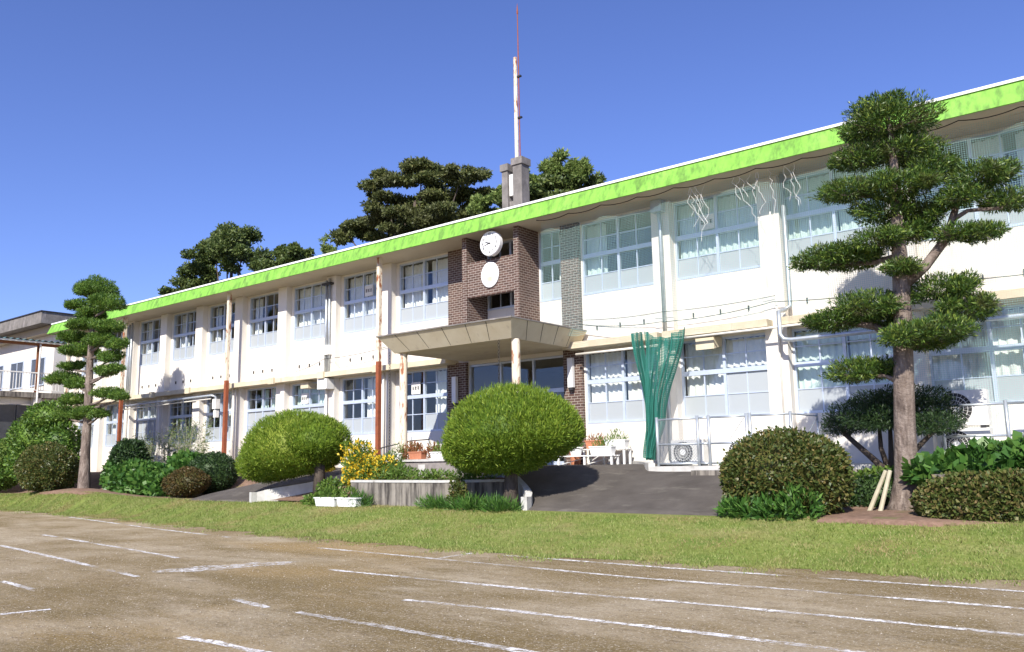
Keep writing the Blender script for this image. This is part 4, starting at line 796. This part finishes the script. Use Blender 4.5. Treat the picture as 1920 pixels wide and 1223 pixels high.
# cloud pruned tree on the right
base = (33.52, -3.6, -.85); t = tree('cloud_pruned_tree', 'large cloud pruned evergreen with thick grey trunk and stepped foliage pads', 'tree', base)
TR = [(33.50, -3.6, -.95, .40), (33.52, -3.6, -.70, .29)]+PINE_R_TRUNK[1:]
trunk(t, TR, base, 'bark', seg=16)
for l in (PINE_R_LIMB, PINE_R_L2, PINE_R_L3, PINE_R_L4, PINE_R_L5, PINE_R_L6, PINE_R_L7, PINE_R_L8): trunk(t, l, base, 'bark', 'limb', 8)
blobs = rel(P3(PINE_R, .9, 1.0), base)
foliage('crown', t, rim([(x, y, z, a*.9, b_*.9, c*.92) for (x, y, z, a, b_, c) in blobs], 4), 125000, .088, .019, 'podo', 11, core=0, shell=.6, flat=.6, lump=.16, freq=7, out=.9, up=.45, rnd=.55)
tw = MB(); rr = random.Random(5)
for (x, y, z, rx, ry, rz) in blobs:
    for k in range(14):
        a = rr.uniform(0, 6.28); q_ = rr.uniform(.5, .95); e = (x+rx*q_*math.cos(a), y+ry*q_*math.sin(a), z+rz*rr.uniform(-.25, .5)); tw.tube([(x, y, z-rz*.35, .014), ((x+e[0])/2, (y+e[1])/2, (z+e[2])/2-rz*.2, .010), (*e, .004)], 4, False)
o = link('twigs', tw.mesh('twigs'), 'bark', t); o['kind'] = 'stuff'
for k, (dx, dy) in enumerate(((-.55, -.25), (-.30, -.45))):
    s_ = thing('support_stake', ('pale wooden stake leaning widest against the large trunk', 'pale wooden stake leaning steeply against the large trunk')[k], 'stake', (33.5+dx, -3.6+dy-.2, -.92)); link('stake', MB().tube([(0, 0, 0, .042), (-dx*.62, -dy*.55, .80, .036)], 8).mesh('stake'), 'straw', s_)
# dark umbrella shaped tree behind it
base = (32.9, -2.3, -.3); t = tree('umbrella_tree', 'dark evergreen trained into a low umbrella on several thin trunks', 'tree', base)
for l in (MUSH_T0, MUSH_T1, MUSH_T2, MUSH_T3): trunk(t, l, base, 'darkbark', 'trunk', 8)
foliage('crown', t, rel(P3(MUSH, .8), base), 26000, .07, .016, 'yew', 21, core=0, shell=.6, flat=.6, lump=.10, out=.8, up=.3, rnd=.7)
# cloud pruned tree on the left
base = (3.92, -4.5, -.6); t = tree('cloud_pruned_tree', 'slender cloud pruned evergreen with rounded pads beside the covered walkway', 'tree', base)
trunk(t, [(3.92, -4.5, -.75, .30)]+PINE_L_TRUNK, base, 'bark')
for (x, y, z, rx, rz) in PINE_L: trunk(t, [(3.85, -4.5, z-.35, .06), ((x+3.85)/2, y, z-.25, .045), (x, y, z-.1, .02)], base, 'bark', 'limb', 6)
foliage('crown', t, rim([(x, y, z, a*.9, b_*.9, c*.95) for (x, y, z, a, b_, c) in rel(P3(PINE_L, .9, 1.05), base)], 6), 85000, .11, .024, 'podo2', 31, core=.6, shell=.45, flat=.5, lump=.12, freq=6, out=.8, up=.5, rnd=.55)
# dome shrubs
def dome(label, base, blobs, tr, seed, n, zmin):
    t = tree('dome_shrub', label, 'shrub', base)
    for l in tr: trunk(t, l, base, 'darkbark', 'trunk', 10)
    foliage('crown', t, rel(blobs, base), n, .10, .020, 'juniper', seed, core=.86, shell=.12, flat=.62, lump=.032, freq=15, out=.75, up=.75, rnd=.5)
    return t
d1 = dome('large bright green dome shrub before the porch on the right', (25.42, -4.85, -.9), [(25.5, -4.85, .74, 1.53, 1.45, 1.10), (24.68, -4.9, .40, .90, 1.0, .80), (26.45, -4.85, .76, .70, 1.0, .76), (25.35, -4.9, .38, 1.1, 1.05, .80)], [[(25.42, -4.85, -.95, .2), (25.42, -4.85, -.4, .17), (25.45, -4.85, .1, .13), (25.5, -4.85, .6, .09)]], 41, 64000, None)
sp = MB(); rr = random.Random(9)
for k in range(120):
    a = rr.gauss(0, .5); b2 = rr.gauss(0, .45); z = 1.12*math.sqrt(max(.05, 1-(a/1.55)**2-(b2/1.5)**2)); h = rr.uniform(.06, .24); x, y, z = 25.5-25.42+a, b2, .74+.9+z-.03
    sp.tube([(x, y, z, .007), (x+rr.uniform(-.03, .03), y, z+h*.6, .006), (x+rr.uniform(-.05, .05), y, z+h, .001)], 3, False)
link('fresh_shoots', sp.mesh('fresh_shoots'), 'juniper', d1)
dome('bright green mushroom shaped shrub beside the left driveway ramp', (18.28, -4.6, -.62), [(17.15, -4.6, .55, 1.58, 1.35, 1.12), (15.85, -4.6, .15, .78, .9, .80), (18.2, -4.6, .75, .85, .95, .72), (16.5, -4.6, .35, 1.0, 1.1, .95)], [[(18.28, -4.6, -.7, .18), *[tuple(q_) for q_ in BALL_TL[1:]]], BALL_TL2], 51, 60000, None)
# clipped bushes
def bush(name, label, blobs, n, L, W, mat, seed, core=.86, **kw):
    base = (blobs[0][0], blobs[0][1], min(b_[2]-b_[5] for b_ in blobs)); t = tree(name, label, 'bush', base)
    st = MB(); rr = random.Random(seed)
    for k in range(5): a = rr.uniform(0, 6.28); st.tube([(.05*math.cos(a), .05*math.sin(a), 0, .02), (.3*blobs[0][3]*math.cos(a), .3*blobs[0][4]*math.sin(a), blobs[0][5]*.9, .01)], 5)
    link('stem', st.mesh('stem'), 'darkbark', t); kw.setdefault('flat', .95); kw.setdefault('shell', .2); kw.setdefault('lump', .05)
    foliage('leaves', t, rel(blobs, base), n, L, W, mat, seed, core=core, **kw); return t
bush('azalea_bush', 'big clipped olive green bush at the right foot of the driveway', [(31.75, -4.7, -.15, 1.12, .8, .78), (31.2, -4.7, -.3, .62, .7, .66), (32.3, -4.7, -.22, .62, .7, .72)], 26000, .075, .045, 'azalea', 61, rnd=.9, up=.2)
bush('azalea_bush', 'round clipped olive green bush beside the slender cloud pruned tree', [(1.5, -4.9, .2, 1.35, 1.0, .95), (2.2, -4.9, .1, .8, .8, .8)], 20000, .09, .05, 'azalea', 62, rnd=.9, up=.2)
bush('azalea_bush', 'small dark round bush behind the reddish one near left ramp', [(10.7, -3.2, -.08, .9, .8, .72)], 9000, .07, .04, 'yew', 63, rnd=.9)
bush('azalea_bush', 'low reddish brown clipped bush near the left driveway foot', [(10.85, -4.2, -.38, .80, .6, .48), (10.2, -4.2, -.45, .5, .5, .4)], 9000, .07, .04, 'azalea_b', 64, rnd=.9)
bush('broadleaf_creeper', 'bank of large leaved green creeper below the willowy plants', [(6.2, -3.7, -.4, 1.5, .7, .75), (4.9, -3.5, -.2, .9, .6, .7), (7.6, -3.8, -.45, 1.2, .6, .65), (8.8, -3.9, -.5, .8, .5, .5), (8.6, -3.0, .1, .9, .5, .5)], 7500, .20, .17, 'broad', 65, rnd=.8, up=.3, core=.85)
bush('broadleaf_creeper', 'large leaved green creeper climbing over the ivy covered garden wall', [(35.0, -3.7, -.05, .85, .5, .34), (34.2, -3.8, -.15, .6, .4, .26), (36.0, -3.7, .0, .9, .5, .42)], 2600, .17, .15, 'broad', 66, rnd=.8, up=.4, core=.8)
bush('ivy', 'yellowing ivy hanging over the low garden wall right of the trunk', [(34.9, -4.95, -.55, .9, .16, .40), (36.2, -4.95, -.5, .9, .16, .42), (34.3, -4.7, -.65, .4, .3, .3), (35.55, -4.95, -.52, .8, .16, .42), (34.6, -4.97, -.6, .6, .15, .36)], 13000, .065, .055, 'ivy', 67, rnd=.9, core=.0)
bush('undergrowth', 'shaded green undergrowth at the foot of the umbrella tree', [(34.3, -3.4, -.5, .55, .5, .36), (32.9, -2.9, -.5, .7, .4, .4), (33.9, -2.8, -.25, .5, .4, .3)], 4500, .09, .05, 'fresh', 68, rnd=.9, core=.6)
bush('fern_clump', 'fern and weed clump growing at the base of the big clipped bush', [(31.3, -5.35, -.80, .42, .2, .22), (31.8, -5.4, -.82, .4, .2, .26), (32.2, -5.35, -.72, .35, .2, .34), (30.95, -5.3, -.82, .25, .2, .18)], 1500, .17, .045, 'broad', 69, rnd=.7, up=.8, core=0)
bush('garden_shrub', 'loose fresh green shrub below the white walkway railing', [(-1.5, -4.2, 1.5, 1.2, 1.0, .9), (-.3, -4.2, 2.3, 1.0, .9, .7), (.4, -4.0, 1.2, 1.0, .8, .9), (-1.4, -4.2, .4, 1.4, 1, .9), (.6, -4.0, .2, 1.0, .8, .9)], 15000, .15, .06, 'podo2', 70, rnd=.9, core=.75)
bush('garden_shrub', 'rounded green shrub at the far end beyond the walkway', [(-4.9, -4.2, .7, 1.1, .9, .8), (-5.2, -4.2, 0, 1.4, .9, .8)], 9000, .13, .06, 'fresh', 71, rnd=.9, core=.8)
bush('garden_shrub', 'dark leafy shrub behind the trunk of the slender pruned tree', [(5.0, -3.3, .5, .8, .6, .7), (4.6, -3.3, -.1, .9, .6, .7)], 6000, .15, .08, 'yew', 72, rnd=.9, core=.7)
bush('shade_fill_hedge', 'dark hedge added for the shade between the big clipped bush and the trunk', [(32.9, -3.1, -.62, .7, .35, .42), (32.2, -3.0, -.62, .6, .35, .40)], 9000, .06, .035, 'yew', 73, rnd=.9, core=.85)  # added dark bush, fills a gap that holds only shadow
def flowers(name, label, blobs, n, nf, seed, fm='yellow', lm='fresh'):
    t = bush(name, label, blobs, n, .10, .035, lm, seed, core=0, shell=.9, rnd=.8, up=.5, lump=.2)
    base = t.location; P, D = blob_points(rel(blobs, tuple(base)), nf, seed+3, shell=.35, flat=.8, lump=.2); link('flowers', leaf_mesh('flowers', P, D, .07, .07, seed+4, out=.6, up=.5, rnd=.7), fm, t)
flowers('yellow_flower_bush', 'tall yellow flowering bush spilling over the end of the retaining wall', [(19.95, -4.45, .0, .62, .4, .42), (19.6, -4.3, .35, .5, .4, .38), (20.5, -4.4, -.05, .5, .35, .35), (19.9, -4.6, -.3, .5, .3, .3)], 5200, 2300, 81)
flowers('yellow_flower_bush', 'yellow flower bed glimpsed under the mushroom shaped shrub', [(14.1, -2.2, .02, .9, .4, .25), (15.0, -2.0, .05, .6, .4, .25)], 1500, 2600, 82)
bush('garden_plants', 'loose green flowering plants in the bed above the retaining wall', [(21.3, -4.5, -.18, .8, .35, .26), (22.6, -4.5, -.22, .8, .35, .18), (23.8, -4.4, -.22, .7, .35, .22), (20.6, -4.0, .05, .4, .3, .4)], 4200, .10, .03, 'fresh', 83, core=0, shell=.9, rnd=.8, up=.8)
bush('garden_plants', 'green and reddish plants at the shaded left end of the bed', [(19.25, -5.0, -.60, .42, .3, .38), (19.0, -5.2, -.85, .6, .25, .2)], 2600, .09, .05, 'fresh', 84, core=0, shell=.9, rnd=.8)
bush('garden_plants', 'variegated climber on the middle of the stained retaining wall', [(24.15, -5.25, -.58, .24, .14, .34)], 900, .08, .05, 'ivy', 85, core=0, shell=.9, rnd=.8)
bush('grass_clump', 'strappy grass clumps along the foot of the retaining wall', [(23.6, -5.35, -.86, .6, .18, .14), (24.7, -5.4, -.86, .8, .2, .16), (25.6, -5.45, -.88, .5, .2, .18), (20.9, -5.35, -.84, .35, .15, .18)], 2600, .22, .018, 'broad', 86, core=0, shell=.95, rnd=.5, up=1.0)
bush('flowering_plants', 'mixed potted flowers behind the terrace coping', [(20.5, -3.15, .42, .4, .2, .3), (21.4, -3.15, .40, .3, .2, .25), (22.4, -3.15, .40, .7, .2, .26), (23.4, -3.1, .38, .5, .2, .22)], 2600, .10, .03, 'redleaf', 87, core=0, shell=.9, up=1, rnd=.7)
# willowy plants against the left wing
def willow(x, y, h, seed, label):
    t = tree('willowy_plant', label, 'plant', (x, y, -.1), 'willowy plants against the left wing'); rr = random.Random(seed); st = MB(); P = []; D = []
    for k in range(9):
        a = rr.uniform(0, 6.28); r_2 = rr.uniform(.15, .6); hh = h*rr.uniform(.7, 1); pts = [(r_2*u*u*math.cos(a)+.05*math.cos(a), (r_2*u*u+.05)*.5*math.sin(a), hh*u, .012*(1.1-u)) for u in (0, .25, .5, .75, 1)]; st.tube(pts, 4, False)
        for j in range(70):
            u = rr.uniform(.25, 1); P.append(((r_2*u*u+.05)*math.cos(a)+rr.gauss(0, .10), (r_2*u*u+.05)*.5*math.sin(a)+rr.gauss(0, .10), hh*u+rr.gauss(0, .05))); D.append((math.cos(a), math.sin(a), .2))
    link('stems', st.mesh('stems'), 'straw', t); link('leaves', leaf_mesh('leaves', np.array(P), unit(np.array(D)), .17, .022, seed, out=.5, up=-.1, rnd=.7), 'willow', t)
for k, (x, h) in enumerate(((2.6, 2.0), (3.3, 1.8), (4.9, 2.1), (5.7, 2.2), (6.5, 2.3), (7.2, 2.2))): willow(x, -1.7+.1*(k % 2), h, 300+k, ('thin willowy plant furthest along the wall from the meter box', 'shorter willowy plant second along from the slender pruned tree', 'willowy plant just before the bend of the wall pipes', 'willowy plant below the bend of the wall pipes', 'tallest willowy plant in front of the meter box', 'willowy plant nearest the rusty support pole')[k])
# ---- trees on the hill behind
def hill_tree(label, L, z0, n, lf, wd, mat, seed, group='trees on the hill behind the school', name='hill_tree', depth=1.0, **kw):
    blobs = P3(L, depth); cx = sum(b_[0] for b_ in blobs)/len(blobs); cy = blobs[0][1]; base = (cx, cy, z0); t = tree(name, label, 'tree', base, group); rr = random.Random(seed)
    bl = [(x, y+rr.uniform(-1.2, 1.2), z, a, b_, c) for (x, y, z, a, b_, c) in blobs]
    zt = sum(b_[2] for b_ in blobs)/len(blobs); fl = kw.pop('flatc', .6); tb = MB().tube([(0, 0, -1, .35), (.1, 0, (zt-z0)*.5, .28), (0, 0, zt-z0, .12)], 8); link('trunk', tb.mesh('trunk'), 'darkbark', t, True)
    lm = MB()
    for (x, y, z, a, b_, c) in rel(bl, base): lm.tube([(0, 0, (zt-z0)*.55, .13), (x*.5, y*.5, ((zt-z0)*.55+z)*.5-.3, .09), (x, y, z, .04)], 5, False)
    link('limbs', lm.mesh('limbs'), 'darkbark', t, True)
    # smaller leaf clumps scattered in each bough
    sub = []
    for (x, y, z, a, b_, c) in rel(bl, base):
        for k in range(kw.get('clumps', 9)):
            d = Vector((rr.gauss(0, 1), rr.gauss(0, 1), rr.gauss(0, 1))).normalized(); q_ = rr.uniform(.45, .95); s_ = rr.uniform(.22, .44); sub.append((x+d.x*a*q_*1.12, y+d.y*b_*q_, z+d.z*c*q_*1.1, a*s_, b_*s_, c*s_*fl))
    foliage('crown', t, sub, n, lf, wd, mat, seed, core=0, shell=.9, flat=.7, lump=.2, out=.5, up=.3, rnd=.8)
hz = lambda x, y: ZF+15*sm((y-12)/26)*(.75+.25*math.sin(x*.06+1))-2.0
hill_tree('wide spreading tree rising above the roof left of the mast', T2, hz(-5, 22), 80000, .26, .12, 'forest', 101, clumps=16)
hill_tree('dark rounded broadleaf tree above the left wing roof', T1[:5], hz(-27, 22), 44000, .26, .14, 'forest2', 102, clumps=13, flatc=.95)
hill_tree('small dark tree right of the rounded broadleaf tree', T1[5:7]+[(-19.5, 22, 16.3, 2.0, 1.3)], hz(-19, 22), 15000, .26, .15, 'forest2', 103, flatc=.95)
hill_tree('low dark tree at the left end of the hill row', T1[7:]+[(-38, 22, 16.2, 1.8, 1.0)], hz(-36, 22), 9000, .26, .15, 'forest2', 104, flatc=.95)
hill_tree('bushy bright green tree directly behind the roof mast pillars', BUSHB[:2]+BUSHB[4:], hz(5, 20), 22000, .24, .12, 'bamboo', 105, flatc=1.0)
hill_tree('bushy dark green tree right of the roof mast', BUSHB[2:4]+[(9.5, 20, 15.4, 2.4, 1.2)], hz(10, 20), 20000, .24, .13, 'forest2', 106, flatc=1.0)
hill_tree('feathery bamboo plume beside the mast', BAMB2[:1], hz(9.4, 21), 6500, .3, .08, 'bamboo', 107, clumps=20, flatc=1.1); hill_tree('shorter feathery bamboo plume farthest right above the roof', BAMB2[1:], hz(11, 21), 5000, .3, .08, 'bamboo', 108, clumps=20, flatc=1.1)
hill_tree('small feathery bamboo top in the gap between the trees', BAMB3+[(-12.7, 21, 16.0, .8, .8)], hz(-12, 21), 1600, .3, .07, 'bamboo', 109, clumps=12)
hill_tree('tree filling the low gap left of the spreading tree', [(-13.5, 24, 16.2, 2.2, 1.0), (-16, 24, 15.6, 2.2, 1.0)], hz(-14, 24), 7000, .3, .16, 'forest', 110)
# ---- grass blades and pebbles
rng = np.random.default_rng(5); n = 150000
X = rng.uniform(-8, 38.5, n); E_ = np.array([edge_y(x) for x in X[:1]]); xs_t = np.linspace(-10, 40, 1001); et = np.array([edge_y(x) for x in xs_t]); st_ = np.array([soil_edge(x) for x in xs_t])
e = np.interp(X, xs_t, et); s_ = np.interp(X, xs_t, st_); U = rng.random(n); Y = e-.12+(s_+.15-e+.12)*U
tt = np.clip((Y-e)/np.maximum(.5, -5-e), 0, 1); Z = ZF+.012+.5*tt*tt*(3-2*tt)+.10*np.exp(-((X-33.5)/1.4)**2-((Y+4.2)/1.2)**2)+.30*np.exp(-((X-3.9)/3.2)**2-((Y+4.6)/1.1)**2)
m_ = 16000; xe = rng.uniform(-8, 38.5, m_); ye = np.interp(xe, xs_t, et)-np.abs(rng.normal(0, .28, m_)); cl = np.sin(xe*3.1)+np.sin(xe*7.7+2)+np.sin(xe*1.3+ye*4) > .1; xe, ye = xe[cl], ye[cl]
X = np.concatenate([X, xe]); Y = np.concatenate([Y, ye]); Z = np.concatenate([Z, np.full(len(xe), ZF+.004)])
keep = ~(((Y+5.2)/.35)**2+((X-28.5)/2.6)**2 < 1); X, Y, Z = X[keep], Y[keep], Z[keep]; n = len(X)
h = rng.uniform(.02, .05, n)*(.6+.8*rng.random(n)); a = rng.uniform(0, 6.28, n); lean = rng.normal(0, .5, (n, 2))*h[:, None]; wv = .006+.004*rng.random(n)
V = np.stack([np.stack([X-wv*np.cos(a), Y-wv*np.sin(a), Z-.003], 1), np.stack([X+wv*np.cos(a), Y+wv*np.sin(a), Z-.003], 1), np.stack([X+lean[:, 0], Y+lean[:, 1], Z+h], 1)], 1).reshape(-1, 3)
g = link('lawn_grass', np_mesh('lawn_grass', V, np.arange(3*n).reshape(n, 3)), 'grass'); g['kind'] = 'stuff'; tag(g, 'short mown grass blades of the lawn strip', 'grass')
n = 7000; V = []; F = []
D_ = rng.random(n)**1.6; X = 37.5-22*rng.random(n); Y = rng.uniform(-16.5, -8.7, n)
oc = np.array([(1, 0, 0), (-1, 0, 0), (0, 1, 0), (0, -1, 0), (0, 0, .8), (0, 0, -.5)]); of = np.array([(0, 2, 4), (2, 1, 4), (1, 3, 4), (3, 0, 4), (2, 0, 5), (1, 2, 5), (3, 1, 5), (0, 3, 5)])
sz = rng.uniform(.003, .010, n); V = (oc[None]*sz[:, None, None]*rng.uniform(.7, 1.3, (n, 6, 1))+np.stack([X, Y, np.full(n, ZF+.004)], 1)[:, None]).reshape(-1, 3); F = (of[None]+6*np.arange(n)[:, None, None]).reshape(-1, 3)
M['pebble'] = mat_leaf('pale_pebble', [(0, (.22, .18, .13)), (.6, (.40, .34, .26)), (1, (.58, .53, .45))], .9, 0)
g = link('pebbles', np_mesh('pebbles', V, F), 'pebble'); g['kind'] = 'stuff'; tag(g, 'scattered small pebbles on the dirt playing field', 'gravel')
